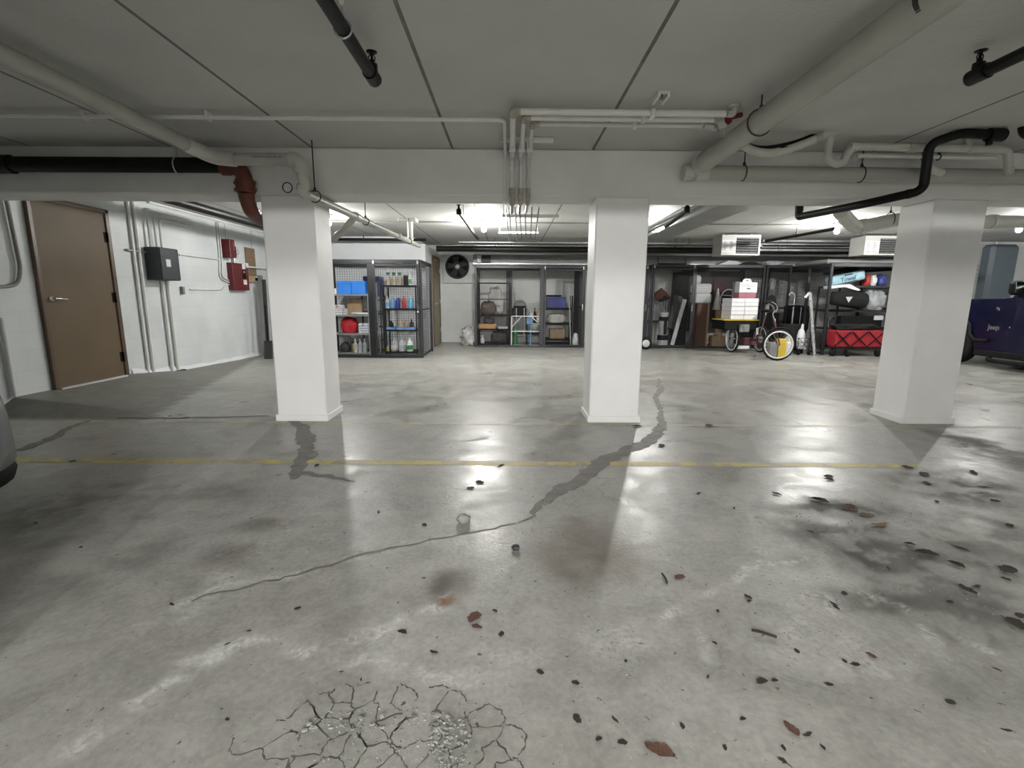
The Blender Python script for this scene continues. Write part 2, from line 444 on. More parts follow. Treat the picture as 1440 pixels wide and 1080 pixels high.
# damp and dirt, darker patches at left; right-edge pair paints in light falloff
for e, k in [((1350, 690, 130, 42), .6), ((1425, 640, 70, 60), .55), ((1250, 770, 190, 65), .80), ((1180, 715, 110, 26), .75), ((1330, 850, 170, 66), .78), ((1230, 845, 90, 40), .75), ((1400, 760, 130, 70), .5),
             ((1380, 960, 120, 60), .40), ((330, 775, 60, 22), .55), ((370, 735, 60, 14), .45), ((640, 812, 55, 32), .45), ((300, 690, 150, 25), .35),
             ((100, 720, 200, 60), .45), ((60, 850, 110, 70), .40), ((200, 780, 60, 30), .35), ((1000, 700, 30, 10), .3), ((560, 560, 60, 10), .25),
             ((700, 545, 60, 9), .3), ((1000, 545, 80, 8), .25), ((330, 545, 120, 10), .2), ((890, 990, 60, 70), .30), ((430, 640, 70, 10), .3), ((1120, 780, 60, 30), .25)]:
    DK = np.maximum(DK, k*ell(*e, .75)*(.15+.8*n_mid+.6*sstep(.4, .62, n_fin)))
for e, k in [((820, 775, 95, 62), .85), ((640, 815, 52, 34), .8), ((330, 780, 60, 26), .6), ((390, 735, 50, 16), .4), ((700, 690, 60, 20), .25), ((490, 860, 50, 28), .25), ((280, 640, 60, 6), .2), ((1210, 720, 60, 20), .3)]:
    BR = np.maximum(BR, k*ell(*e, .7)*(.3+1.2*n_fin))
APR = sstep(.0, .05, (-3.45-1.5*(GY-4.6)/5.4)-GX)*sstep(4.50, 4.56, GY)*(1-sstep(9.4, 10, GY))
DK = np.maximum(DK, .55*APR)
RUST = ell(632, 836, 20, 8, .6)*(.3+1.2*n_fin)
nx, ny = GX.shape
vv = np.stack([GX, GY, HZ], -1).reshape(-1, 3)
ii = np.arange(nx*ny).reshape(nx, ny)
ff = np.stack([ii[:-1, :-1], ii[1:, :-1], ii[1:, 1:], ii[:-1, 1:]], -1).reshape(-1, 4)
me = bpy.data.meshes.new('floor')
me.from_pydata(vv.tolist(), [], ff.tolist()); me.polygons.foreach_set('use_smooth', [True]*len(ff))
at = me.color_attributes.new('stain', 'FLOAT_COLOR', 'POINT')  # red channel also holds the light falloff painted at the right
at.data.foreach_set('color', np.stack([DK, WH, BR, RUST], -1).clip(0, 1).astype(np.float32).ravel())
fm = bpy.data.materials.new('worn_concrete'); fm.use_nodes = True
nt = fm.node_tree; N = nt.nodes; L = nt.links; b = N['Principled BSDF']
tc = N.new('ShaderNodeTexCoord')
def nz(scale, det=6, dist=0.0, rough=.55):
    n = N.new('ShaderNodeTexNoise'); n.inputs['Scale'].default_value = scale; n.inputs['Detail'].default_value = det
    n.inputs['Distortion'].default_value = dist; n.inputs['Roughness'].default_value = rough
    L.new(tc.outputs['Object'], n.inputs['Vector']); return n
def ramp(src, p0, c0, p1, c1):
    r = N.new('ShaderNodeValToRGB'); r.color_ramp.elements[0].position = p0; r.color_ramp.elements[1].position = p1
    r.color_ramp.elements[0].color = (*c0, 1); r.color_ramp.elements[1].color = (*c1, 1); L.new(src, r.inputs['Fac']); return r.outputs['Color']
def mixc(f, a, bb, mode='MIX'):
    m = N.new('ShaderNodeMix'); m.data_type = 'RGBA'; m.blend_type = mode
    if isinstance(f, float): m.inputs['Factor'].default_value = f
    else: L.new(f, m.inputs['Factor'])
    for s_, v in (('A', a), ('B', bb)):
        if isinstance(v, tuple): m.inputs[s_].default_value = (*v, 1)
        else: L.new(v, m.inputs[s_])
    return m.outputs['Result']
va = N.new('ShaderNodeVertexColor'); va.layer_name = 'stain'
sp = N.new('ShaderNodeSeparateColor'); L.new(va.outputs['Color'], sp.inputs[0])
c = ramp(nz(0.9, 8, .6).outputs['Fac'], .32, (.205, .200, .176), .68, (.41, .405, .365))
c = mixc(.46, c, ramp(nz(7, 8, .8).outputs['Fac'], .36, (.17, .168, .152), .64, (.47, .465, .435)))
c = mixc(.30, c, ramp(nz(2.6, 9, 1.4).outputs['Fac'], .38, (.15, .147, .13), .60, (.44, .435, .405)))
c = mixc(.40, c, ramp(nz(45, 5, .3).outputs['Fac'], .35, (.24, .24, .225), .65, (.40, .40, .375)))
c = mixc(sp.outputs[2], c, (.145, .118, .098))
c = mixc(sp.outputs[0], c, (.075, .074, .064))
wb = N.new('ShaderNodeMath'); wb.operation = 'MULTIPLY'; wb.use_clamp = True; L.new(sp.outputs[1], wb.inputs[0]); L.new(ramp(nz(24, 6, 1.5).outputs['Fac'], .36, (.25, .25, .25), .60, (1.2, 1.2, 1.2)), wb.inputs[1])
c = mixc(wb.outputs[0], c, ramp(nz(60, 4).outputs['Fac'], .3, (.44, .44, .42), .7, (.66, .66, .64)))
c = mixc(va.outputs['Alpha'], c, (.20, .095, .03))
spk = ramp(nz(85, 2).outputs['Fac'], .70, (0, 0, 0), .74, (1, 1, 1))
c = mixc(.5, c, mixc(spk, c, (.62, .62, .58)))
spd = ramp(nz(38, 3, .5).outputs['Fac'], .27, (1, 1, 1), .32, (0, 0, 0))
c = mixc(spd, c, (.07, .068, .06))
L.new(c, b.inputs['Base Color'])
rg = N.new('ShaderNodeMapRange'); rg.inputs['To Min'].default_value = .26; rg.inputs['To Max'].default_value = .50
rg.inputs['From Min'].default_value = .3; rg.inputs['From Max'].default_value = .7
L.new(nz(2.6, 8, 1.0).outputs['Fac'], rg.inputs['Value'])
ra = N.new('ShaderNodeMath'); ra.operation = 'MULTIPLY_ADD'; ra.inputs[1].default_value = .45; ra.use_clamp = True
rd = N.new('ShaderNodeMath'); rd.operation = 'MULTIPLY_ADD'; rd.inputs[1].default_value = .40; L.new(sp.outputs[0], rd.inputs[0]); L.new(rg.outputs[0], rd.inputs[2])
L.new(sp.outputs[1], ra.inputs[0]); L.new(rd.outputs[0], ra.inputs[2]); L.new(ra.outputs[0], b.inputs['Roughness'])
b.inputs['Specular IOR Level'].default_value = .42
hs = N.new('ShaderNodeMath'); hs.operation = 'MULTIPLY_ADD'; hs.inputs[1].default_value = .6
L.new(nz(60, 5).outputs['Fac'], hs.inputs[0]); L.new(nz(9, 7, .8).outputs['Fac'], hs.inputs[2])
bp = N.new('ShaderNodeBump'); bp.inputs['Strength'].default_value = .32; bp.inputs['Distance'].default_value = .006
L.new(hs.outputs[0], bp.inputs['Height']); L.new(bp.outputs['Normal'], b.inputs['Normal'])
me.materials.append(fm)
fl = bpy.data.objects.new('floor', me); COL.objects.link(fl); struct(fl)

# -- painted bay lines, worn
ym = bpy.data.materials.new('worn_yellow_paint'); ym.use_nodes = True
nt = ym.node_tree; N = nt.nodes; L = nt.links; b = N['Principled BSDF']; tc = N.new('ShaderNodeTexCoord'); b.inputs['Roughness'].default_value = .5
c = mixc(ramp(nz(6, 8, 1.2).outputs['Fac'], .40, (0, 0, 0), .58, (1, 1, 1)), (.30, .285, .20), (.50, .42, .115)); L.new(c, b.inputs['Base Color'])
ym2 = bpy.data.materials.new('faded_yellow_paint'); ym2.use_nodes = True
nt = ym2.node_tree; N = nt.nodes; L = nt.links; b = N['Principled BSDF']; tc = N.new('ShaderNodeTexCoord'); b.inputs['Roughness'].default_value = .5
c = mixc(ramp(nz(5, 8, 1.2).outputs['Fac'], .42, (0, 0, 0), .66, (1, 1, 1)), (.30, .29, .245), (.47, .42, .24)); L.new(c, b.inputs['Base Color'])
def strip(name, x0, x1, y, hw, m, slope=0.0, seed=0):
    mb = MB(); n = 160; vs = []; rnd = random.Random(seed)
    for i in range(n+1):
        x = x0+(x1-x0)*i/n; yy = y+slope*(x-x0)
        vs += [(x, yy-hw-rnd.uniform(0, .006), .0012), (x, yy+hw+rnd.uniform(0, .006), .0012)]
    mb.add(vs, [(2*i, 2*i+2, 2*i+3, 2*i+1) for i in range(n)])
    o = mb.build(name, m); struct(o); return o
strip('floor_marking_line', -4.2, 2.95, 3.38, .042, ym, -.006, 1)
strip('floor_marking_line', -4.3, 8.6, 4.47, .028, ym2, -.006, 2)

# -- cracks filled with darker mortar (ribbons following the crack)
def ribbon(px, seed):
    rnd = random.Random(seed); pts = []
    for (a, bq, wq), (c_, d, w2) in zip(px[:-1], px[1:]):
        p, q = F(a, bq), F(c_, d); n = max(3, int((p-q).length/.05))
        for i in range(n):
            t = i/n; pts.append((p.lerp(q, t)+Vector((rnd.uniform(-.014, .014), rnd.uniform(-.014, .014), 0)), (wq+(w2-wq)*t)*rnd.uniform(.7, 1.2)))
    vs = []
    for i, (p, wd) in enumerate(pts):
        t = (pts[min(i+1, len(pts)-1)][0]-pts[max(i-1, 0)][0]).normalized(); s_ = Vector((-t.y, t.x, 0))*wd
        z = float(floor_h(np.array(p.x), np.array(p.y)))+.0013+.0003*seed
        vs += [(p.x+s_.x, p.y+s_.y, z), (p.x-s_.x, p.y-s_.y, z)]
    mb = MB(); mb.add(vs, [(2*i, 2*i+1, 2*i+3, 2*i+2) for i in range(len(pts)-1)])
    o = mb.build('floor_crack', 'crack'); struct(o)
ribbon([(926, 532, .01), (930, 548, .05), (921, 560, .03), (929, 575, .03), (931, 600, .045), (912, 622, .07), (880, 634, .06), (850, 648, .07), (815, 675, .07), (785, 692, .06), (757, 710, .03), (748, 726, .010), (722, 738, .006)], 1)
ribbon([(722, 738, .005), (620, 757, .005), (545, 772, .008), (480, 790, .009), (425, 807, .008), (390, 815, .007), (330, 830, .006), (245, 850, .005)], 2)
ribbon([(400, 585, .02), (425, 600, .05), (428, 615, .07), (432, 640, .06), (419, 655, .05), (415, 668, .035), (414, 676, .01)], 3)
ribbon([(410, 664, .03), (450, 668, .03), (490, 676, .012), (505, 678, .006)], 4)
ribbon([(125, 592, .02), (100, 600, .03), (75, 615, .05), (40, 630, .05), (15, 636, .02)], 5)
ribbon([(165, 588, .015), (250, 588, .02), (330, 586, .02), (385, 585, .015)], 6)

# -- ceiling of planks with caulked joints every 1.22 m
joints = [-1.7262+1.2218*k for k in range(-3, 12)]
xs = [XL-.1]; zs = [ZC]
for j in joints:
    if XL < j < XR:
        xs += [j-.011, j-.006, j+.006, j+.011]; zs += [ZC, ZC+.012, ZC+.012, ZC]
xs.append(XR+.1); zs.append(ZC)
mb = MB(); n = len(xs)
mb.add([(x, YN-.1, z) for x, z in zip(xs, zs)]+[(x, YB+.1, z) for x, z in zip(xs, zs)], [(i, i+1, n+i+1, n+i) for i in range(n-1)])
struct(mb.build('ceiling', mat('ceiling_paint', (0.55, 0.55, 0.53), 0.75, var=0.06, scale=1.6, bump=0.35, bscale=55)))
mat('joint_sealant', (0.17, 0.17, 0.16), 0.8, var=.25, scale=9)
k = 1
for j in joints:
    if XL < j < XR:
        k += 1; struct(MB().span((j-.011, YN, ZC+.0005), (j+.011, YB, ZC+.011)).build('trim_%d' % k, MATS['joint_sealant']))
# -- walls
t = .15
struct(MB().span((XL-t, YN, -.1), (XL, YB, ZC)).build('wall_left', 'wall'))
struct(MB().span((XL-t, YB, -.1), (XR+t, YB+t, ZC)).build('wall_back', 'wallb'))
struct(MB().span((XR, YN, -.1), (XR+t, YB, ZC)).build('wall_right', 'wall'))
struct(MB().span((XL-t, YN-t, -.1), (XR+t, YN, ZC)).build('wall_front', 'wallb'))
# -- small room in the corner: smooth painted block with a set-back upper course
struct(MB().span((XL, 10.7, 0), (-1.80, 11.45, 2.262)).span((-3.0, 11.45, 0), (-1.80, 12.75, 2.262)).span((XL, 11.0, 2.262), (-2.1, 12.75, ZC)).build('wall_store_room', 'block'))
struct(MB().span((XL, -1.80, 0), (-1.30, -1.65, ZC)).build('wall_light_blocker', 'wallb'))  # unseen wall added to keep lamp light off the left side
# -- beams
struct(MB().span((XL, BY0, ZB), (XR, BY1, ZC), .012).build('beam', 'beam'))
struct(MB().span((XL, -1.2, 2.12), (XR, -.8, ZC), .012).build('beam', 'beam'))
# -- pillars
def pillar(x0, x1, y0, y1, label):
    o = MB().span((x0, y0, 0), (x1, y1, ZB), .012).build('pillar', 'column'); struct(o, label)
    k = .014
    for nm, a, b2 in (('front', (x0-k, y0-k, 0), (x1+k, y0, .062)), ('side', (x1, y0, 0), (x1+k, y1, .062)), ('side', (x0-k, y0, 0), (x0, y1, .062)), ('front', (x0-k, y1, 0), (x1+k, y1+k, .062))):
        c_ = MB().span(a, b2, .004).build('baseboard', 'column', o)
    return o
pillar(-2.203, -1.737, BY0, 4.934, 'white square pillar beside the grey panel on the side wall')
pillar(.761, 1.235, BY0, 4.934, 'white square pillar in the middle between the storage cages')
pillar(3.768, 4.249, BY0, 4.934, 'white square pillar in front of the blue car')
pillar(1.95, 2.43, -1.2, -.8, 'white square pillar added unseen behind the viewpoint, shading the right side')  # unseen pillar added to shade the right pillar and floor
pillar(-1.60, -1.10, -1.2, -.8, 'white square pillar behind the viewpoint')

# -- brown side door on the raised apron, seen through the bay
def door_side():
    y0, y1, z0, z1 = 5.215, 6.26, .155, 2.19
    d = MB().span((XL, y0+.05, z0+.012), (XL+.028, y1-.06, z1-.05)).build('door_1', 'door'); struct(d, 'brown steel door in the white side wall')
    fr = MB()
    fr.span((XL, y0, z0), (XL+.045, y0+.05, z1), .006); fr.span((XL, y1-.06, z0), (XL+.045, y1, z1), .006); fr.span((XL, y0, z1-.05), (XL+.045, y1, z1), .006)
    fr.build('door_frame', 'doorf', d)
    MB().span((XL, y0+.05, z0-.02), (XL+.07, y1-.06, z0+.010), .004).build('threshold', 'greyl', d)
    for z in (.40, 1.14, 1.86):
        MB().tube([(XL+.042, y1-.062, z-.06), (XL+.042, y1-.062, z+.06)], .012, 8).span((XL+.028, y1-.10, z-.06), (XL+.033, y1-.062, z+.06)).build('hinge', 'blackm', d)
    h = MB(); hy = y0+.13; hz = 1.13
    h.lathe((XL+.028, hy, hz), [(.034, 0), (.034, .008), (.026, .014), (.011, .016), (.011, .05), (.013, .055)], 16, (1, 0, 0))
    h.tube(bend([(XL+.078, hy, hz), (XL+.082, hy+.03, hz), (XL+.078, hy+.135, hz-.008)], .02), .0085, 8)
    h.build('door_handle', 'chrome', d)
door_side()
def door_store():
    y0, y1, z1 = 11.55, 12.55, 2.10
    d = MB().span((-1.80, y0+.05, .01), (-1.765, y1-.05, z1-.05)).build('door_2', mat('olive_door_paint', (.20, .165, .10), .45)); struct(d, 'olive brown door in the side of the store room')
    fr = MB().span((-1.80, y0, 0), (-1.75, y0+.05, z1), .005).span((-1.80, y1-.05, 0), (-1.75, y1, z1), .005).span((-1.80, y0, z1-.05), (-1.75, y1, z1), .005)
    fr.build('door_frame', 'doorf', d)
    for z in (.35, 1.05, 1.8): MB().tube([(-1.752, y1-.06, z-.05), (-1.752, y1-.06, z+.05)], .012, 8).build('hinge', 'steel', d)
    MB().lathe((-1.765, y0+.12, 1.0), [(.03, 0), (.03, .01), (.012, .014), (.012, .04), (.026, .05), (.026, .07), (.01, .078)], 12, (1, 0, 0)).build('door_knob', 'steel', d)
door_store()

# ------------------------------------------------------------------ lamps: bare bulbs in ceiling holders
def lamp(x, y, z, label, bm, group):
    t = thing('bare_bulb_lamp', label, 'lamp', (x, y, ZC), group)
    MB().span((x-.06, y-.06, ZC-.035), (x+.06, y+.06, ZC), .006).build('junction_box', 'greyl', t)
    MB().lathe((x, y, z), [(.022, .05), (.030, .06), (.056, ZC-z-.045), (.056, ZC-z-.035)], 16).build('lampholder', 'porcelain', t)
    MB().lathe((x, y, z), [(.004, -.045), (.020, -.041), (.036, -.024), (.042, 0), (.036, .022), (.022, .045), (.016, .06)], 14).build('bulb', bm, t)
    return t
G = 'bare bulb lamps on the ceiling'
lamp(-.445, 8.62, 2.30, 'lit bare bulb over the cage with the white frame', 'bulb_back', G)
lamp(2.45, 8.38, 2.30, 'lit bare bulb beside the middle white pillar', 'bulb_back', G)
lamp(-2.87, 8.05, 2.30, 'lit bare bulb beside the pillar near the fire panels, under the forked pipe', 'bulb_side', G)
lamp(5.53, 8.57, 2.30, 'lit bare bulb between the two unit heaters', 'bulb_back', G)
lamp(11.6, 5.5, 2.30, 'added unseen bulb lighting the far right wall for the blue car mirror', 'bulb_side', G)  # unseen bulb added so the car mirror reflects a brighter wall
lamp(8.30, 8.25, 2.30, 'lit bare bulb above the blue car', 'bulb_side', G)
G = 'bare bulb lamps in the bays behind'
lamp(-.5, -2.6, 2.30, 'lit bare bulb behind the viewpoint, nearest the pillar there', 'bulb_near', G)
lamp(2.3, -2.6, 2.30, 'lit bare bulb behind the viewpoint, second along from the pillar there', 'bulb_rear', G)
lamp(5.2, -2.6, 2.30, 'lit bare bulb behind the viewpoint, third along from the pillar there', 'bulb_dim', G)
lamp(.3, -6.2, 2.30, 'lit bare bulb by the far end wall behind the viewpoint', 'bulb_far', G)
lamp(3.0, -6.2, 2.30, 'lit bare bulb by the far end wall behind the viewpoint, second along', 'bulb_dim', G)

# ------------------------------------------------------------------ pipes under the near ceiling
def collar(mb, p, ax, r, l):
    p, ax = Vector(p), Vector(ax).normalized(); mb.__dict__.setdefault('multi', []).append(MB().tube([p-ax*l/2, p+ax*l/2], r, 16))
def clevis(parent, x, y, z, r, top=ZC, m='steel', ax='y'):
    """ring hanger round a pipe running along ax, with its threaded rod"""
    mb = MB(); pts = []
    for k in range(20):
        a = 2*math.pi*k/20
        pts.append((x+math.cos(a)*r, y, z+math.sin(a)*r) if ax == 'y' else (x, y+math.cos(a)*r, z+math.sin(a)*r))
    mb.tube(pts, .005, 6, closed=True); mb.tube([(x, y, z+r), (x, y, top)], .005, 6)
    mb.lathe((x, y, z+r), [(.010, -.01), (.012, 0), (.012, .02), (.006, .025)], 8)
    return mb.build('hanger', m, parent)

# big drain pipe on the right, ending in the collector along the beam
t = thing('drain_pipe', 'large grey drain pipe running back under the ceiling to the beam', 'pipe', (1.585, 1.5, 2.29))
MB().tube([(1.585, -1.0, 2.315), (1.59, 4.30, 2.272)], .073, 20).build('pipe', 'pvc', t)
cm = MB(); collar(cm, (1.59, 4.29, 2.272), (0, 1, 0), .084, .06); cm.build('coupling', 'pvcw', t)
cm = MB(); collar(cm, (1.587, 2.05, 2.30), (0, 1, 0), .079, .022); cm.build('clamp_band', 'greyd', t)
clevis(t, 1.588, 3.35, 2.28, .080, m='greyd')
t = thing('collector_pipe', 'horizontal grey collector pipe lying along the beam on the right', 'pipe', (1.5, 4.39, 2.22))
MB().tube([(1.50, 4.39, 2.225), (8.6, 4.39, 2.19)], .058, 18).build('pipe', 'pvc', t)
cm = MB(); collar(cm, (1.50, 4.39, 2.225), (1, 0, 0), .068, .07); collar(cm, (1.62, 4.385, 2.225), (1, 0, 0), .066, .1); cm.build('coupling', 'pvcw', t)
clevis(t, 1.98, 4.39, 2.223, .062, m='greyd', ax='x'); clevis(t, 2.98, 4.39, 2.218, .062, m='greyd', ax='x'); clevis(t, 4.6, 4.39, 2.21, .062, m='greyd', ax='x')

# left drain line: along the ceiling, elbow, across, down and under the beam, on into the far bay
t = thing('branch_drain_pipe', 'grey drain pipe with white elbows dropping beside the first pillar', 'pipe', (-2.43, 2, 2.3))
MB().tube([(-2.40, -1, 2.32), (-2.44, 4.02, 2.295)], .050, 16).build('pipe', 'pvc', t)
e0 = A(300, 221, 4.12); e1 = A(331, 224, 4.12); e2 = A(410, 224, 4.12); e3 = A(424, 238, 4.12); e4 = A(429, 262, 4.12)
MB().tube(bend([(-2.44, 3.92, 2.295), (-2.44, 4.03, 2.293), e0, e1], .07), .056, 16).build('elbow', 'pvcw', t)
MB().tube([e1, e2], .047, 16).build('pipe', 'pvc', t)
rnd = random.Random(3); mk = MB()
for k in range(26):
    x = e1.x+.16+k*.009
    if rnd.random() < .75: mk.box((x, e1.y-.0475, e1.z+.008), (.005, .002, .010))
mk.build('printed_marking', 'inkg', t)
MB().tube(bend([e2-Vector((.01, 0, 0)), e2+Vector((.035, 0, 0)), (e2.x+.078, 4.12, e2.z-.045), e3-Vector((0, 0, .03))], .04), .055, 16).build('elbow', 'pvcw', t)
XD, ZD = -1.672, 1.995
MB().tube(bend([e3, e4, (XD, 4.12, ZD+.03), (XD, 4.22, ZD)], .06), .042, 14).build('pipe', 'pvcw', t)
MB().tube([(XD, 4.18, ZD), (XD, 9.3, ZD+.09)], .036, 14).build('pipe', 'pvc', t)
for y in (5.55, 7.6): 
    cm = MB(); collar(cm, (XD, y, ZD+.02*(y-4.2)), (0, 1, 0), .046, .12); cm.build('coupling', 'pvcw', t)
wy = MB(); wy.tube([(XD, 5.5, ZD+.02), (XD-.20, 5.75, ZD-.08), (XD-.42, 6.0, ZD-.16)], .038, 12); wy.build('wye_branch', 'pvc', t)
rp = []
for k in range(18): a = 2*math.pi*k/18; rp.append((XD-.085+.038*math.cos(a), 4.07, ZD+.02+.038*math.sin(a)))
MB().tube(rp, .004, 6, closed=True).build('hanger_ring', 'greyd', t)
clevis(t, XD+.03, 4.33, ZD+.004, .048, m='greyd'); clevis(t, XD, 5.9, ZD+.03, .042, m='greyd'); clevis(t, XD, 8.4, ZD+.075, .042, m='greyd')
MB().span((-1.85, 8.40, ZC-.05), (-1.55, 8.60, ZC), .01).tube([(XD, 8.5, ZC-.02), (XD, 8.5, ZD+.1)], .05, 12).build('stub_pipe', 'pvcw', t)

# black pipe on the beam, with painted red elbows turning down under it
yb = 4.44; pa = A(0, 231, yb); pb = A(316, 232.5, yb)
t = thing('black_drain_pipe', 'thick black pipe along the beam ending in rusty red elbows', 'pipe', (-3.5, yb, pa.z))
MB().tube([(XL, yb, pa.z), pb], .062, 18).build('pipe', 'black', t)
cm = MB(); q = A(4, 231, yb); collar(cm, q, (1, 0, 0), .075, .16); cm.build('coupling', 'black', t)
c0 = A(322, 234, yb); c1 = A(337, 236, yb); c2 = A(344, 250, yb); c3 = A(345, 262, yb); c4 = A(347, 277, 4.46); c5 = A(352, 294, 4.55); c6 = A(362, 306, 4.85)
MB().tube(bend([c0-Vector((.06, 0, 0)), c1, c2, c3], .07), .064, 16).tube([c0-Vector((.06, 0, 0)), c0], .074, 16).build('elbow', 'primer', t)
k = MB(); k.tube([c3+Vector((0, 0, .05)), c3-Vector((0, 0, .055))], .078, 16)
for s_ in (-1, 1): k.lathe((c3.x-.085, c3.y, c3.z+s_*.028), [(.014, -.012), (.014, .012)], 8).lathe((c3.x+.082, c3.y, c3.z+s_*.028), [(.014, -.012), (.014, .012)], 8)
k.build('clamp', 'primer', t)
MB().tube(bend([c3-Vector((0, 0, .04)), c4, c5, c6, c6+Vector((.02, .3, -.005))], .07), .066, 16).build('elbow', 'primer', t)
clevis(t, A(250, 232, yb).x, yb, pa.z-.004, .068, m='pvcw', ax='x')

# sprinkler lines with upright heads
def sprinkler(name_lb, x, z, y0, y1, r=.030, m='black', hang=None, ring=True):
    t = thing('sprinkler_pipe', name_lb, 'sprinkler pipe', (x, y1, z), 'black sprinkler branch pipes')
    MB().tube([(x, y0, z), (x, y1, z)], r, 16).build('pipe', m, t)
    MB().tube([(x, y1-.09, z), (x, y1+.01, z)], r*1.22, 16).lathe((x, y1-.03, z), [(r*.9, 0), (r*.9, r*1.9), (r*.6, r*2.0)], 12).build('elbow_fitting', m, t)
    h = MB(); zt = z+r*1.9; yy = y1-.03
    h.lathe((x, yy, zt), [(.013, 0), (.013, .018), (.008, .02), (.006, .045)], 10)
    for s_ in (-1, 1): h.tube([(x+s_*.012, yy, zt+.012), (x+s_*.017, yy, zt+.03), (x+s_*.004, yy, zt+.052)], .003, 6)
    h.lathe((x, yy, zt+.05), [(.005, 0), (.026, .003), (.028, .007), (.010, .010)], 14)
    h.build('sprinkler_head', m, t)
    if hang: clevis(t, x, hang, z, r*1.2)
    return t
sprinkler('black sprinkler pipe on the left with an upright head and a white-capped hanger', -.705, 2.28, -1, 2.76, hang=2.28)
MB().lathe((-.705, 2.28, ZC-.075), [(.006, 0), (.011, .02), (.013, .074)], 10).build('hanger_anchor', 'white', bpy.data.objects['sprinkler_pipe'])
sprinkler('short black sprinkler pipe with an upright head, right of the large drain pipe', 2.37, 2.30, -1, 2.74)
MB().tube([(2.37, 2.2, 2.30), (2.37, 2.2, ZC)], .02, 10).build('riser', 'black', bpy.data.objects['sprinkler_pipe.001'])

# conduit across the ceiling turning down the beam
t = thing('ceiling_conduit', 'thin white conduit crossing the ceiling and bending down over the beam', 'conduit', (-2, 3.72, 2.41))
q = A(706, 185, 4.5)
MB().tube(bend([(XL, 3.70, 2.405), (-.045, 3.72, 2.405), (-.045, 4.515, 2.395), (-.045, 4.515, 2.06), (-.045, 4.58, 2.03)], .05), .0145, 12).build('pipe', 'white', t)
for px in (293, 120): 
    p = A(px, 170, 3.71); MB().span((p.x-.010, 3.68, 2.385), (p.x+.010, 3.74, ZC)).build('strap', 'white', t)

# bundle of three supply lines: across the ceiling, along to the beam and down its face
zz = 2.385
for i, (x0, y0, r, m, lb) in enumerate(((.015, 3.50, .021, 'white', 'white supply pipe, thickest and front-most of the three on the ceiling'), (.090, 3.615, .017, 'white', 'white supply pipe, middle one of the three on the ceiling'), (.155, 3.735, .016, 'conduit', 'grey-white supply pipe, rearmost of the three on the ceiling'))):
    t = thing('supply_pipe', lb, 'pipe', (x0, y0, zz), 'supply pipes dropping over the beam')
    xe = (1.43, 1.40, 1.36)[i]
    MB().span((x0-.024, 4.20, 2.33), (x0+.024, 4.235, 2.403), .004).build('clip', 'white', t)
    MB().tube([(x0+.03, y0, zz), (xe, y0+.01, zz)], r, 12).tube([(x0, y0+.03, zz), (x0, 4.46, zz-.03)], r*.95, 12).tube([(x0, 4.497, zz-.06), (x0, 4.497, 2.06)], r*.9, 12).build('pipe', m, t)
    MB().tube(bend([(x0+.05, y0, zz), (x0, y0, zz), (x0, y0+.05, zz)], .03), r*1.35, 12).build('elbow', 'rust', t)
    MB().tube(bend([(x0, 4.42, zz-.028), (x0, 4.497, zz-.03), (x0, 4.497, zz-.09)], .03), r*1.15, 12).build('elbow', 'conduit', t)
    MB().tube(bend([(x0, 4.497, 2.11), (x0, 4.50, 2.025), (x0, 4.62, 2.005)], .03), r*1.35, 12).build('elbow', 'rust', t)
    MB().tube([(x0, 4.6, 2.005), (x0, 5.05, 2.0)], r*.9, 12).build('stub', 'chrome' if i == 1 else 'steel', t)
    sb = MB(); xs_ = .94-.03*i
    sb.span((xs_-.016, y0-r*1.5, zz-r*1.7), (xs_+.016, y0+r*1.5, zz+r), .006).build('strap', 'white', t)
t = thing('pipe_support_strut', 'short white strut holding the supply pipes at the beam', 'bracket', (.15, 4.36, 2.36))
MB().span((-.075, 4.20, 2.405), (.345, 4.245, ZC), .004).build('channel', 'white', t)
t = thing('strut_hanger', 'small slotted bracket on the ceiling over the white supply pipes', 'bracket', (.95, 3.35, 2.41))
MB().span((.915, 3.30, 2.41), (.93, 3.44, ZC)).span((.975, 3.30, 2.41), (.99, 3.44, ZC)).span((.915, 3.30, 2.43), (.99, 3.32, ZC)).build('bracket', 'white', t)
MB().lathe((.952, 3.36, 2.405), [(.012, 0), (.012, .035)], 8).build('bolt', 'steel', t)
# valve cluster at the end of those lines
t = thing('drain_valve', 'small red-handled valve at the end of the white supply pipes', 'valve', (1.5, 3.6, 2.36))
MB().tube(bend([(1.437, 3.51, zz), (1.49, 3.52, zz), (1.49, 3.52, ZC)], .03), .022, 12).lathe((1.49, 3.52, 2.425), [(.04, 0), (.04, .016)], 12).tube(bend([(1.38, 3.745, zz), (1.45, 3.74, zz-.01), (1.47, 3.70, zz-.03)], .02), .024, 10).lathe((1.46, 3.62, zz-.03), [(.026, -.03), (.032, 0), (.026, .03)], 12).build('valve_body', 'pvcw', t)
MB().box((1.525, 3.60, 2.398), (.12, .03, .030), Matrix.Rotation(R(-14), 3, 'Y'), .008).box((1.485, 3.60, 2.375), (.05, .05, .05), None, .012).build('handle', 'valve', t)
MB().tube([(1.465, 3.62, 2.35), (1.48, 3.62, 2.26)], .006, 6).build('test_lever', 'steel', t)

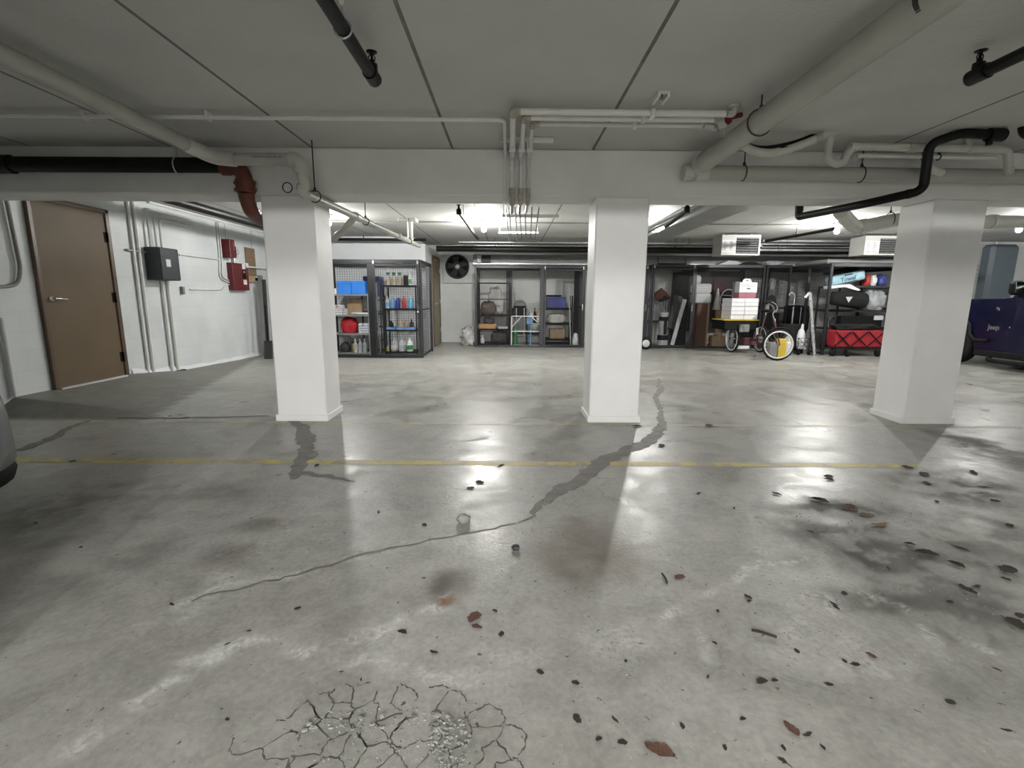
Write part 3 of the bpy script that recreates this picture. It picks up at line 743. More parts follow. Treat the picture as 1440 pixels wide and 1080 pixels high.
# flexible line and white drainage loops on the right
yr = 4.10
fp = [A(*p, yr) for p in [(1040, 196), (1052, 205), (1072, 209), (1095, 206), (1120, 200), (1150, 188), (1178, 176), (1200, 174), (1232, 170)]]
t = thing('flexible_hose', 'black ribbed hose sagging from behind the large drain pipe', 'hose', fp[3])
MB().tube(bend([*fp, A(1300, 168, yr), A(1432, 164, yr)], .2, 4), .017, 10).build('hose', 'black', t)
t = thing('waste_pipe', 'white waste pipe curving below the black hose to the right edge', 'pipe', fp[6])
lo = [A(*p, yr-.06) for p in [(1042, 203), (1060, 213), (1082, 216), (1110, 210), (1142, 198), (1172, 184), (1200, 178), (1232, 173), (1300, 176), (1436, 171)]]
MB().tube(bend(lo, .25, 4), .030, 14).build('pipe', 'pvcw', t)
cm = MB(); collar(cm, A(1236, 173.5, yr-.06), (1, 0, 0), .035, .02); collar(cm, A(1150, 195, yr-.06), (1, 0, .35), .034, .05); cm.build('coupling', 'pvc', t)
MB().span(tuple(A(1098, 205, yr-.085)), tuple(A(1112, 212, yr-.03)), .005).build('strap', 'black', t)
yt = 4.17
tr = [A(*p, yt) for p in [(1169, 186), (1165, 205), (1164, 222), (1174, 231), (1186, 229), (1192, 214), (1203, 206), (1224, 206), (1300, 208), (1408, 210), (1418, 214), (1418, 246)]]
t = thing('drain_trap', 'white curved drain trap with its branch along the beam', 'pipe', tr[3])
MB().tube(bend(tr, .10, 5), .030, 14).build('pipe', 'pvcw', t)
cm = MB(); collar(cm, A(1200, 206.5, yt), (1, 0, 0), .036, .06); collar(cm, A(1282, 207.5, yt), (1, 0, 0), .036, .07); collar(cm, A(1365, 209, yt), (1, 0, 0), .036, .05); collar(cm, A(1418, 240, yt), (0, 0, 1), .036, .05); cm.build('coupling', 'pvcw', t)
MB().tube([A(1360, 190, yt), A(1362, 212, yt)], .030, 12).build('tee_branch', 'pvcw', t)
MB().tube(bend([A(1302, 222, yt), A(1308, 236, yt), A(1324, 243, yt+.05)], .03), .03, 12).build('cleanout', 'pvcw', t)
yk = 4.28
MB_ = thing('small_return_pipe', 'thin white pipe on the beam behind the drain trap', 'pipe', A(1260, 220, 4.40))
MB().tube([A(1206, 219, 4.30), A(1400, 222, 4.30)], .017, 12).build('pipe', 'white', MB_)
clevis(MB_, A(1320, 222, 4.3).x, 4.30, A(1320, 221, 4.3).z, .022, m='greyd', ax='x'); clevis(MB_, A(1298, 222, 4.3).x, 4.30, A(1298, 221, 4.3).z, .022, m='greyd', ax='x')
# black fire line, right, stepping down and passing under the beam
pts = [A(1440, 150, 3.9), A(1440, 188, 3.9), A(1400, 190, 3.93), A(1352, 187, 3.95), A(1307, 202, 4.0), A(1299, 262, 4.05), A(1290, 270, 4.06), A(1215, 287, 4.35), A(1128, 304, 5.05)]
t = thing('black_fire_pipe', 'black fire pipe stepping down and passing slanted under the beam', 'pipe', pts[4])
MB().tube(bend([pts[0], pts[1], pts[2]+Vector((.3, 0, 0))], .05), .036, 14).tube(bend(pts[2:], .07), .034, 16).build('pipe', 'black', t)
cm = MB(); collar(cm, pts[2], (1, .05, 0), .046, .12); collar(cm, pts[2]-Vector((.04, 0, .04)), (0, 0, 1), .022, .06); collar(cm, pts[7].lerp(pts[6], .85), pts[7]-pts[6], .037, .03); cm.build('coupling', 'black', t)
MB().tube(bend([pts[8], A(1123, 305, 5.12), A(1124, 284, 5.12)], .05), .036, 12).tube([A(1124, 298, 5.12), (A(1124, 290, 5.12).x, 5.12, ZC)], .036, 12).build('elbow', 'black', t)

# ------------------------------------------------------------------ far bay: services
t = thing('wall_pipe', 'black pipe hung high along the side wall towards the store room', 'pipe', (-4.4, 8, 2.28))
p0 = F(255, 286, 2.25); 
MB().tube([(p0.x, 5.6, 2.26), (p0.x, 10.6, 2.26)], .055, 14).build('pipe', 'black', t)
clevis(t, p0.x, 8.9, 2.26, .06, m='greyd')
t = thing('lamp_conduit', 'thin grey conduit linking the bare bulbs across the far ceiling', 'conduit', (1, 8.72, 2.425))
MB().tube([(-4.2, 8.72, 2.425), (9.5, 8.80, 2.425)], .011, 8).build('pipe', 'greym', t)
# fan of thin copper lines running back from the beam
G = 'thin bright tubes fanning back from the beam'
ends = [(713, 716), (718, 719), (726, 728), (735, 734), (743, 740), (753, 746), (763, 752)]
for i, (a, c_) in enumerate(ends):
    z0 = 2.03
    p = A(a-5 if i > 2 else a-2, 296, 5.15); q = A(c_, 342, 10.7)
    zq = lambda y_: 2.075+.265*(y_-5.15)/5.55
    o = MB().tube([(p.x, 5.15, zq(5.15)), (q.x, 10.70, zq(10.70))], .0095, 8).build('refrigerant_tube', 'chrome')
    tag(o, 'thin bright metal tube running back from the beam beneath the far ceiling', 'pipe', G)
for x0, y_, lb in ((0.25, 6.3, 'short white strap across the thin tubes near the beam'), (.15, 8.9, 'short white strap across the thin tubes far back')):
    z_ = zq(y_)+.0125; o = MB().span((x0-.35, y_-.02, z_), (x0+.35, y_+.02, z_+.035), .004).tube([(x0-.33, y_, z_+.02), (x0-.33, y_, ZC)], .005, 6).tube([(x0+.33, y_, z_+.02), (x0+.33, y_, ZC)], .005, 6).build('strap_bar', 'white'); tag(o, lb, 'bracket')
def far_sprinkler(px0, py0, px1, py1, z, lb):
    p, q = F(px0, py0, z), F(px1, py1, z); x = (p.x+q.x)/2
    t = thing('sprinkler_pipe', lb, 'sprinkler pipe', (x, p.y, z), 'sprinkler pipes in the far bay')
    MB().tube([(p.x, p.y, z), (q.x, q.y, z)], .026, 12).build('pipe', 'black', t)
    MB().lathe((p.x, p.y+.02, z), [(.034, -.03), (.034, .03), (.016, .05), (.012, .08), (.03, .085), (.03, .092)], 12).build('sprinkler_head', 'black', t)
    MB().tube([(p.x+.035, p.y+.3, z), (p.x+.035, p.y+.3, ZC)], .006, 6).build('hanger', 'steel', t)
far_sprinkler(645, 298, 672, 336, 2.27, 'dark sprinkler pipe beyond the beam, left of the thin tubes')
far_sprinkler(967, 295, 936, 319, 2.16, 'dark sprinkler pipe beyond the beam, right of the middle pillar')
# mains along the back wall above the cages
def main(name, px, py, Y, r, x0, x1, m, lb, group='long pipes along the back wall above the cages'):
    z = A(px, py, Y).z
    t = thing(name, lb, 'pipe', ((x0+x1)/2, Y, z), group)
    MB().tube([(x0, Y, z), (x1, Y, z)], r, 14).build('pipe', m, t)
    for k in range(3): clevis(t, x0+(x1-x0)*(.12+.37*k), Y, z, r+.004, m='greyd', ax='x')
    return z
main('main_pipe', 740, 341, 10.85, .022, -1.1, 9.0, 'steel', 'slim steel pipe, topmost of the long pipes above the cages')
main('main_pipe', 740, 350.5, 11.0, .062, -1.6, 9.0, 'black', 'thick black pipe running above the storage cages')
main('main_pipe', 740, 345.5, 11.15, .020, -1.2, 9.0, 'steel', 'slim steel pipe just above the thick black one')
main('main_pipe', 560, 337, 10.55, .028, -4.3, -1.75, 'black', 'black pipe along the top edge of the white store room')
main('main_pipe', 1150, 352, 10.9, .028, 5.3, 9.5, 'steel', 'steel pipe between the two unit heaters', 'steel pipes between the heaters')
main('main_pipe', 1130, 339, 10.6, .030, 5.3, 9.5, 'steel', 'steel pipe at the height of the heater tops', 'steel pipes between the heaters')
t = thing('air_duct', 'long sheet metal duct along the back wall above the cages', 'duct', (3, 12.4, 2.05))
za, zb_ = A(740, 371, 12.2).z, A(740, 358, 12.2).z
MB().span((-.90, 12.2, za), (9.4, 12.7, zb_), .01).build('duct_body', 'greym', t)
MB().span((-.90, 12.17, za-.02), (9.4, 12.2, za+.015)).build('flange', 'steel', t)
# sheet metal soffit and pipes running back, right of the middle pillar
t = thing('ceiling_duct', 'flat sheet metal duct running back under the far ceiling', 'duct', (3.9, 8, 2.3))
a0 = F(1056, 296, 2.25); b0 = F(1000, 296, 2.25); far = F(950, 338, 2.25)
MB().span((b0.x-.05, b0.y-.6, 2.25), (a0.x-.05, 9.9, ZC), .01).build('duct_body', 'duct', t)
rv = MB()
for k in range(9): rv.lathe((a0.x-.35+.03*k, b0.y-.4+.0*k, 2.249), [(.010, -.003), (.010, 0)], 6)
rv.build('screw_row', 'greyd', t)
for dx, m, lb in ((-.14, 'steel', 'bright pipe running back alongside the flat duct'), (-.26, 'steel', 'second bright pipe beside the flat duct')):
    o = MB().tube([(b0.x+dx, 5.2, 2.29), (b0.x+dx, 10.2, 2.29)], .030, 12).build('return_pipe', m); tag(o, lb, 'pipe', 'pipes beside the flat duct')
o = MB().tube([(b0.x-.55, 5.0, 2.40), (b0.x-.75, 8.3, 2.40)], .012, 8).build('lamp_feed_conduit', 'white'); tag(o, 'thin white conduit slanting to the bulb beside the middle pillar', 'conduit')
# PVC run beyond the right pillar
t = thing('cross_drain_pipe', 'pale drain pipe with elbow beyond the right pillar under the far ceiling', 'pipe', (6, 6.2, 2.2))
pp = [A(1182, 298, 5.6), A(1193, 311, 5.75), A(1204, 320, 5.9), A(1260, 309, 5.9), A(1375, 312, 6.0), A(1440, 312, 6.1)]
zfix = lambda v: Vector((v.x, v.y, min(v.z, 2.36)))
pp = [zfix(v) for v in pp]
MB().tube(bend(pp, .08), .075, 16).build('pipe', 'pvcw', t)
cm = MB(); collar(cm, pp[2].lerp(pp[3], .15), pp[3]-pp[2], .085, .08); collar(cm, pp[4].lerp(pp[5], .3), pp[5]-pp[4], .085, .08); cm.build('coupling', 'pvcw', t)
clevis(t, A(1251, 310, 5.9).x, 5.9, pp[3].z, .082, m='greyd', ax='x')
t = thing('branch_pipe', 'thin black pipe slanting from the heater towards the bulb', 'pipe', F(1120, 330, 2.25))
MB().tube([F(1077, 339, 2.25), F(1172, 322, 2.25)], .028, 10).build('pipe', 'black', t)
q = F(1077, 339, 2.25).lerp(F(1172, 322, 2.25), .5); clevis(t, q.x, q.y, 2.25, .034, m='greyd', ax='x')
# unit heaters
def heater(px, lb):
    yh = 9.95; a = A(px, 330, yh); c_ = A(px+52, 359, yh); x0, x1, z0, z1 = a.x, c_.x, c_.z, min(a.z, 2.40)
    t = thing('unit_heater', lb, 'heater', (x0, yh, z0), 'unit heaters hung from the far ceiling')
    MB().span((x0, yh+.012, z0), (x1, yh+.45, z1), .012).build('cabinet', 'heater', t)
    fr = MB(); xm = x0+(x1-x0)*.38
    fr.span((x0, yh, z0), (xm, yh+.03, z1)).span((x1-.03, yh, z0), (x1, yh+.03, z1)).span((xm, yh, z0), (x1-.03, yh+.03, z0+.03)).span((xm, yh, z1-.05), (x1-.03, yh+.03, z1)).build('front_frame', 'heater', t)
    MB().span((xm, yh+.010, z0+.03), (x1-.03, yh+.014, z1-.05)).build('louvre_recess', 'blackm', t)
    lv = MB(); n = 7
    for k in range(n):
        z = z0+.055+(z1-z0-.12)*k/(n-1); lv.box(((xm+x1-.03)/2, yh-.004, z), (x1-xm-.05, .045, .006), Matrix.Rotation(R(38), 3, 'X'))
    lv.build('louvre', 'steel', t)
    MB().span((x0+.015, yh-.003, z0+.06), (xm-.015, yh, z1-.10)).build('data_sheet', 'paper', t)
    rnd = random.Random(4); tx = MB()
    for r_ in range(9):
        for cc in range(2):
            xx = x0+.03+cc*(xm-x0-.05)*.52; tx.span((xx, yh-.004, z1-.13-r_*.022), (xx+rnd.uniform(.05, .10), yh-.003, z1-.122-r_*.022))
    tx.build('printed_lines', 'inkg', t)
    for x in (x0+.1, x1-.1): MB().tube([(x, yh+.2, z1), (x, yh+.2, ZC)], .007, 6).build('hanger_rod', 'steel', t)
    MB().tube([(x1, yh+.2, z0+.2), (x1+.12, yh+.2, z0+.2)], .035, 10).build('pipe_stub', 'chrome', t)
heater(1016, 'white unit heater with open louvres, over the stacked white boxes')
heater(1218, 'white unit heater partly behind the right pillar')

# ------------------------------------------------------------------ side wall: electrical gear
def wbox(name, lb, cat, px0, py0, px1, py1, depth, m, bev=.006, group=None):
    """box on the left wall; the two pixels are opposite corners of its front face"""
    x = XL+depth; a, c_ = XP(px0, py0, x), XP(px1, py1, x)
    t = thing(name, lb, cat, (XL, (a.y+c_.y)/2, min(a.z, c_.z)), group)
    MB().span((XL, a.y, a.z), (x, c_.y, c_.z), bev).build('body', m, t)
    return t, x, a, c_
t, x, a, c_ = wbox('electrical_cabinet', 'dark grey electrical cabinet with a white sticker on the side wall', 'cabinet', 222, 347, 254.5, 395, .20, 'greybox')
MB().span((x, a.y+.012, c_.z+.012), (x+.012, c_.y-.012, a.z-.012), .004).build('cover', 'greybox', t)
k = XP(237, 370, x+.013); MB().span((x+.012, k.y-.045, k.z-.05), (x+.0145, k.y+.045, k.z+.05), .001).build('sticker', 'paper', t)
gy0, gy1, gzt, gzb = a.y, c_.y, a.z, c_.z
for dy in (.08, .20, .30):
    o = MB().tube(bend([(XL+.05, gy0+dy, gzt), (XL+.05, gy0+dy, 2.36-dy*.5), (XL+.05, gy0+1.0, 2.36-dy*.5)], .08), .017, 10).build('conduit', 'conduit')
    tag(o, 'grey conduit rising from the dark grey cabinet to the ceiling', 'conduit', 'conduits on top of the dark grey cabinet')
o = MB().tube([(XL+.025, 7.0, 2.418), (XL+.025, 10.65, 2.418)], .018, 10).build('conduit', 'white'); tag(o, 'bright conduit along the top of the side wall', 'conduit')
for y_, zt in ((6.62, 2.42), (6.72, 2.42), ):
    o = MB().tube([(XL+.022, y_, .13), (XL+.022, y_, zt)], .019, 10).build('conduit', 'white'); tag(o, 'full-height white conduit beside the brown side door', 'conduit', 'full-height conduits beside the brown door')
t = thing('strut_bracket', 'short bracket across the conduits beside the brown door', 'bracket', (XL, 6.66, 1.75))
MB().span((XL, 6.50, 1.73), (XL+.04, 6.86, 1.755)).build('strut', 'greym', t)
for y_ in (7.08, 7.20):
    o = MB().tube([(XL+.03, y_, .06), (XL+.03, y_, gzb)], .020, 10).build('conduit', 'white'); tag(o, 'white conduit from the floor up into the dark grey cabinet', 'conduit', 'conduits under the dark grey cabinet')
t = thing('floor_flange', 'dark bracket at the floor where the cabinet conduits end', 'bracket', (XL, 7.14, .05))
MB().span((XL, 7.0, .03), (XL+.07, 7.32, .075), .004).build('plate', 'greyd', t)
t, x, a, c_ = wbox('wall_junction_box', 'small grey junction box on the side wall below the cabinet', 'box', 257, 403, 261, 414, .05, 'greym', .004)
t = thing('wall_conduit', 'thin conduit from the dark grey cabinet curving down to the red panel', 'conduit', (XL, 8.2, 1.6))
p = [XP(252, 358, XL+.02), XP(309, 365, XL+.02), XP(303, 300, XL+.02), XP(309, 392, XL+.02), XP(322, 397, XL+.02), XP(267, 407, XL+.02), XP(312, 407.5, XL+.02), XP(319, 400, XL+.02)]
MB().tube([p[0], p[1]], .011, 8).build('pipe', 'conduit', t)
MB().tube(bend([(XL+.02, p[2].y, 2.385), p[1], p[3], p[4]], .12), .013, 8).build('pipe', 'conduit', t)
MB().tube(bend([(XL+.02, p[2].y+.06, 2.385), p[1]+Vector((0, .07, 0)), p[3]+Vector((0, .07, .03)), p[4]+Vector((0, 0, .035))], .12), .011, 8).build('pipe', 'conduit', t)
o = MB().tube(bend([p[5], p[6], p[7], p[7]+Vector((0, .1, 0))], .05), .010, 8).build('conduit', 'conduit'); tag(o, 'short level conduit leading to the lower red panel', 'conduit')
# fire panels
t, x, a, c_ = wbox('fire_alarm_cabinet', 'upper red fire alarm panel on the side wall', 'panel', 322.5, 336, 332, 363, .16, 'red')
v = MB()
for k in range(5): v.span((x, a.y+.12, a.z-.06-.028*k), (x+.003, c_.y-.06, a.z-.045-.028*k))
v.build('label_lines', mat('faded_red_print', (.42, .20, .2), .6), t)
o = MB().tube([(XL+.03, a.y+.15, a.z), (XL+.03, a.y+.15, 2.385)], .011, 8).build('conduit', 'conduit'); tag(o, 'conduit dropping from the ceiling to the upper red panel', 'conduit')
o = MB().span((XL, c_.y+.02, c_.z+.02), (XL+.10, c_.y+.14, c_.z+.21), .004).build('alarm_module', 'red'); tag(o, 'small red module beside the upper red panel', 'box')
t = thing('strobe_light', 'white strobe on the wall beside the red module', 'strobe', (XL, c_.y+.22, c_.z+.1))
MB().span((XL, c_.y+.16, c_.z+.0), (XL+.05, c_.y+.30, c_.z+.22), .006).build('base', 'greyl', t); MB().lathe((XL+.05, c_.y+.23, c_.z+.12), [(.045, 0), (.04, .03), (.015, .045)], 12, (1, 0, 0)).build('lens', 'clear', t)
cyu, czu = c_.y, c_.z
t, x, a, c_ = wbox('fire_alarm_box', 'lower dark red fire panel with white stickers and a black window', 'panel', 326, 369, 351.5, 408.5, .10, 'red')
dy, dz = c_.y-a.y, a.z-c_.z
MB().span((x, a.y+dy*.60, c_.z+dz*.80), (x+.012, a.y+dy*.78, a.z+.0), .002).build('white_cover', 'paper', t)
MB().span((x, a.y+dy*.62, c_.z+dz*.45), (x+.006, a.y+dy*.80, c_.z+dz*.76)).build('window', 'blackm', t)
MB().span((x+.006, a.y+dy*.66, c_.z+dz*.66), (x+.008, a.y+dy*.74, c_.z+dz*.72)).build('display', 'tan', t)
MB().span((x, a.y+dy*.62, c_.z+dz*.22), (x+.003, a.y+dy*.84, c_.z+dz*.40)).build('sticker', 'paper', t)
for k in (.32, .44, .54): MB().tube([(XL+.05, a.y+dy*k, a.z), (XL+.05, a.y+dy*k, czu)], .022, 10).build('pipe_nipple', 'steel', t)
MB().span((XL, a.y+dy*.85, a.z-dz*.14), (XL+.11, a.y+dy*1.02, a.z+.02), .004).build('small_cover', 'paper', t)
yp = c_.y; zp = a.z-dz*.08
o = MB().tube([(XL+.06, yp+.03, zp), (XL+.06, 10.62, zp)], .014, 8).build('conduit', 'white'); tag(o, 'pale conduit running from the lower red panel past the brown board', 'conduit')
t, x, a, c_ = wbox('backing_board', 'brown board fixed to the side wall beyond the red panels', 'board', 344.5, 347.5, 361, 388, .02, 'ply', 0)
MB().tube([(XL+.02, a.y+.25, a.z), (XL+.02, a.y+.25, 2.385)], .008, 8).build('feed_conduit', 'conduit', t)
t, x, a, c_ = wbox('bell_box', 'small pale box with a dark knob just below the brown board', 'box', 353.5, 388, 360.5, 397, .07, 'tan', .004)
MB().lathe((x, (a.y+c_.y)/2+.08, (a.z+c_.z)/2), [(.03, 0), (.03, .02), (.015, .03)], 10, (1, 0, 0)).build('knob', 'blackm', t)
# conduit elbow at the frame's left edge
t = thing('bent_conduit', 'conduit on the side wall left of the brown door, bending out of view', 'conduit', (XL, 5.0, 1.5))
MB().tube(bend([(XL+.03, 5.02, 2.40), (XL+.03, 5.06, 1.42), (XL+.03, 5.0, 1.26), (XL+.03, 4.6, 1.22)], .14), .018, 10).build('pipe', 'greym', t)
o = MB().tube([(XL+.03, 4.78, .17), (XL+.03, 4.78, .95)], .022, 10).build('conduit', 'conduit'); tag(o, 'short conduit low on the wall left of the brown door', 'conduit')
# broken plaster curb at the foot of the side wall
rnd = random.Random(8); mb = MB(); n = 60; vs = []
for i in range(n+1):
    y_ = 6.35+(10.1-6.35)*i/n; g = float(floor_h(np.array(XL+.02), np.array(y_))); hh = .025+.045*mnoise.noise(Vector((y_*2.3, 0, 0)))
    w_ = .02+.03*mnoise.noise(Vector((y_*3.1, 5, 0)))
    vs += [(XL, y_, g-.02), (XL+w_+.02, y_, g-.03), (XL+w_, y_, g+hh*.5), (XL, y_, g+hh+.03)]
mb.add(vs, [(4*i+k, 4*i+k+1, 4*i+k+5, 4*i+k+4) for i in range(n) for k in range(3)], True)
struct(mb.build('trim_1', 'block'))
# panels leaning in the corner behind the left pillar
def lean(px, py0, py1, Y, w_, th, m, lb, tilt=.04, cat='board', name='leaning_board', group=None):
    b_ = A(px, py1, Y); hgt = A(px, py0, Y).z
    o = MB().box((b_.x, Y+tilt, hgt/2), (w_, th, hgt), Matrix.Rotation(-math.atan2(tilt*2, hgt), 3, 'X'), .004).build(name, m); return tag(o, lb, cat, group)
lean(372.5, 387, 499, 9.62, .09, .05, 'greym', 'tall grey plank in the corner beside the left pillar', .03)
lean(377.5, 393, 499, 9.35, .06, .04, 'greyd', 'dark plank in the corner, half behind the left pillar', .03)
t = thing('shovel', 'dark snow shovel standing in the corner behind the left pillar', 'tool', A(378, 499, 9.15))
q = A(378, 499, 9.15)
MB().box((q.x, 9.15, .17), (.16, .03, .34), Matrix.Rotation(R(-8), 3, 'X'), .01).build('blade', 'greyd', t); MB().tube([(q.x, 9.17, .33), (q.x-.02, 9.2, 1.0)], .014, 8).build('handle', 'blackm', t)

# ------------------------------------------------------------------ storage cages
def wires(mb, o, ux, uz, w_, h_, step=.05, r=.0018):
    """square wire mesh: o corner, ux/uz its axes"""
    o, ux, uz = Vector(o), Vector(ux), Vector(uz)
    nx_ = max(1, int(w_/step)); nz_ = max(1, int(h_/step))
    for i in range(nx_+1):
        a = o+ux*(w_*i/nx_); mb.bar(a, a+uz*h_, r*2)
    for j in range(nz_+1):
        a = o+uz*(h_*j/nz_); mb.bar(a, a+ux*w_, r*2)
    return mb
def cage(label, x0, x1, y0, y1, z1, cells, sides='LR', mesh_top=None, pw=.05, back=True, bottom=True, wm='wire', roof=True):
    """cells: list of (xa, xb, kind) along the front; kind door / mesh / open"""
    t = thing('storage_cage', label, 'cage', ((x0+x1)/2, (y0+y1)/2, 0), 'steel storage cages')
    for x, y in ((x0+pw/2, y0+pw/2), (x1-pw/2, y0+pw/2), (x0+pw/2, y1-pw/2), (x1-pw/2, y1-pw/2)):
        MB().span((x-pw/2, y-pw/2, 0), (x+pw/2, y+pw/2, z1), .005).build('post', 'cage', t)
    MB().span((x0+pw, y0, z1-.07), (x1-pw, y0+pw, z1), .005).build('top_rail', 'cage', t)
    MB().span((x0+pw, y1-pw, z1-.06), (x1-pw, y1, z1), .005).build('top_rail', 'cage', t)
    for x in (x0, x1-pw): MB().span((x, y0+pw, z1-.06), (x+pw, y1-pw, z1), .005).build('top_rail', 'cage', t)
    if bottom: MB().span((x0+pw, y0, .0), (x1-pw, y0+pw, .045), .005).build('bottom_rail', 'cage', t)
    for s_, x in (('L', x0+pw/2), ('R', x1-pw/2)):
        if s_ in sides:
            mb = MB(); wires(mb, (x, y0+pw, .05), (0, 1, 0), (0, 0, 1), y1-y0-2*pw, z1-.12); 
            mb.span((x-.012, y0+pw, .02), (x+.012, y1-pw, .055)).span((x-.012, y0+pw, z1*.5-.015), (x+.012, y1-pw, z1*.5+.015))
            mb.build('mesh_panel', wm, t)
    if back:
        mb = MB(); wires(mb, (x0+pw, y1-pw/2, .05), (1, 0, 0), (0, 0, 1), x1-x0-2*pw, z1-.12); mb.build('mesh_panel', wm, t)
    for xa, xb, kind in cells:
        if kind == 'post': MB().span((xa, y0, .045), (xb, y0+pw, z1-.07), .005).build('post', 'cage', t)
        elif kind == 'mesh':
            mb = MB(); wires(mb, (xa, y0+pw/2, .05), (1, 0, 0), (0, 0, 1), xb-xa, z1-.12, .034, .0014); mb.build('mesh_panel', wm, t)
        elif kind == 'door':
            f = .040; yd = y0-.034; zt = z1-.085; d = MB()
            d.span((xa, yd, .03), (xa+f, yd+.03, zt), .004).span((xb-f, yd, .03), (xb, yd+.03, zt), .004).span((xa+f, yd, .03), (xb-f, yd+.03, .03+f), .004).span((xa+f, yd, zt-f), (xb-f, yd+.03, zt), .004)
            d = d.build('sliding_door', 'cage', t)
            mb = MB(); wires(mb, (xa+f, yd+.015, .07), (1, 0, 0), (0, 0, 1), xb-xa-2*f, zt-.11, .034, .0014); mb.build('door_mesh', wm, d)
            MB().span((xb-.032, yd-.022, .90), (xb-.010, yd, 1.02), .004).lathe((xb-.021, yd-.012, .88), [(.004, -.02), (.016, -.016), (.016, .012), (.004, .018)], 10).build('latch', 'chrome', d)
            MB().span((xa, yd, zt), (xa+.03, yd+.03, z1-.02)).span((xb-.03, yd, zt), (xb, yd+.03, z1-.02)).build('roller', 'steel', d)
    if roof: MB().span((x0+.01, y0+.055, z1-.012), (x1-.01, y1-.055, z1-.002)).build('roof_shade_panel', 'greyd', t)  # solid sheet added to shade the inside of the cage
    if mesh_top: MB().span((x0+.02, y0+.06, z1), (x1-.02, y1-.02, z1+.012)).build('top_sheet', mesh_top, t)
    return t

# object builders -----------------------------------------------------------
def rect(px0, py0, px1, py1, Y):
    a = A(px0, (py0+py1)/2, Y); b_ = A(px1, (py0+py1)/2, Y); top = A((px0+px1)/2, py0, Y).z; bot = A((px0+px1)/2, py1, Y).z
    return a.x, b_.x, bot, top
def carton(lb, px, Y, dep, m, z0=None, cat='box', name='carton', seam=True, lid=None, group=None, bev=.006, text=None, tm='inkg', h=None, stripes=0):
    x0, x1, zb2, zt = rect(*px, Y)
    if z0 is not None: zt = zt if h is None else z0+h; zb2 = z0+.0015
    t = thing(name, lb, cat, ((x0+x1)/2, Y+dep/2, zb2), group)
    MB().span((x0, Y, zb2), (x1, Y+dep, zt), bev).build('body', m, t)
    if lid:
        hl = (zt-zb2)*.2
        MB().span((x0-.003, Y-.006, zt-hl), (x1+.003, Y+dep+.006, zt+.006), .004).build('lid', lid, t)
    if seam and not lid:
        xm = (x0+x1)/2; w_ = min(.025, (x1-x0)*.1)
        MB().span((xm-w_, Y-.0015, zt-(zt-zb2)*.3), (xm+w_, Y, zt)).span((xm-w_, Y, zt), (xm+w_, Y+dep, zt+.0015)).build('packing_tape', 'tan', t)
    if stripes:
        mb = MB()
        for k in range(1, stripes):
            z = zb2+(zt-zb2)*k/stripes; mb.span((x0+.004, Y-.002, z-.006), (x1-.004, Y, z+.004))
        mb.build('printed_bands', tm, t)
    if text: text_mesh(text[0], text[1], 'lettering', tm, t, ((x0+x1)/2, Y-.003, (zb2+zt)/2), (1, 0, 0), (0, 0, 1))
    return t, (x0, x1, zb2, zt)
def bottle(lb, px, pybase, Y, h, r, m, style='jug', z0=None, group=None, cap='paper', band=None):
    b_ = A(px, pybase, Y); z = b_.z if z0 is None else z0+.0015; x = b_.x
    t = thing({'spray': 'spray_bottle', 'jug': 'jug', 'bottle': 'bottle', 'can': 'canister'}[style], lb, {'spray': 'spray bottle', 'jug': 'jug', 'bottle': 'bottle', 'can': 'can'}[style], (x, Y, z), group)
    if style == 'jug':
        MB().lathe((x, Y, z), [(r*.9, 0), (r, h*.05), (r, h*.55), (r*.8, h*.68), (r*.35, h*.84), (r*.25, h*.86), (r*.25, h*.93)], 14).build('body', m, t)
        MB().tube(bend([(x+r*.35, Y-.01, z+h*.84), (x+r*.95, Y-.01, z+h*.82), (x+r*1.0, Y-.01, z+h*.55)], .03), r*.14, 8).build('handle', m, t)
        MB().lathe((x, Y, z+h*.92), [(r*.30, 0), (r*.30, h*.08)], 10).build('cap', cap, t)
    elif style == 'spray':
        MB().lathe((x, Y, z), [(r*.9, 0), (r, h*.04), (r, h*.45), (r*.75, h*.6), (r*.3, h*.72), (r*.3, h*.78)], 14).build('body', m, t)
        g = MB(); g.lathe((x, Y, z+h*.78), [(r*.38, 0), (r*.38, h*.07)], 10).box((x-r*.15, Y, z+h*.92), (r*1.5, r*.6, h*.13), None, .005).box((x-r*.55, Y, z+h*.80), (r*.2, r*.3, h*.16), Matrix.Rotation(.4, 3, 'Y')); g.build('trigger', cap, t)
    elif style == 'bottle':
        MB().lathe((x, Y, z), [(r*.9, 0), (r, h*.04), (r, h*.6), (r*.55, h*.74), (r*.32, h*.8), (r*.32, h*.92)], 14).build('body', m, t)
        MB().lathe((x, Y, z+h*.9), [(r*.42, 0), (r*.42, h*.10)], 10).build('cap', cap, t)
    else:
        MB().lathe((x, Y, z), [(r*.95, 0), (r, h*.03), (r, h*.88), (r*.97, h*.9)], 16).build('body', m, t)
        MB().lathe((x, Y, z+h*.88), [(r*1.03, 0), (r*1.03, h*.11), (r*.4, h*.12)], 16).build('lid', cap, t)
    if band: MB().lathe((x, Y, z+h*.14), [(r*1.012, 0), (r*1.012, h*.34)], 14).build('label_band', band, t)
    return t
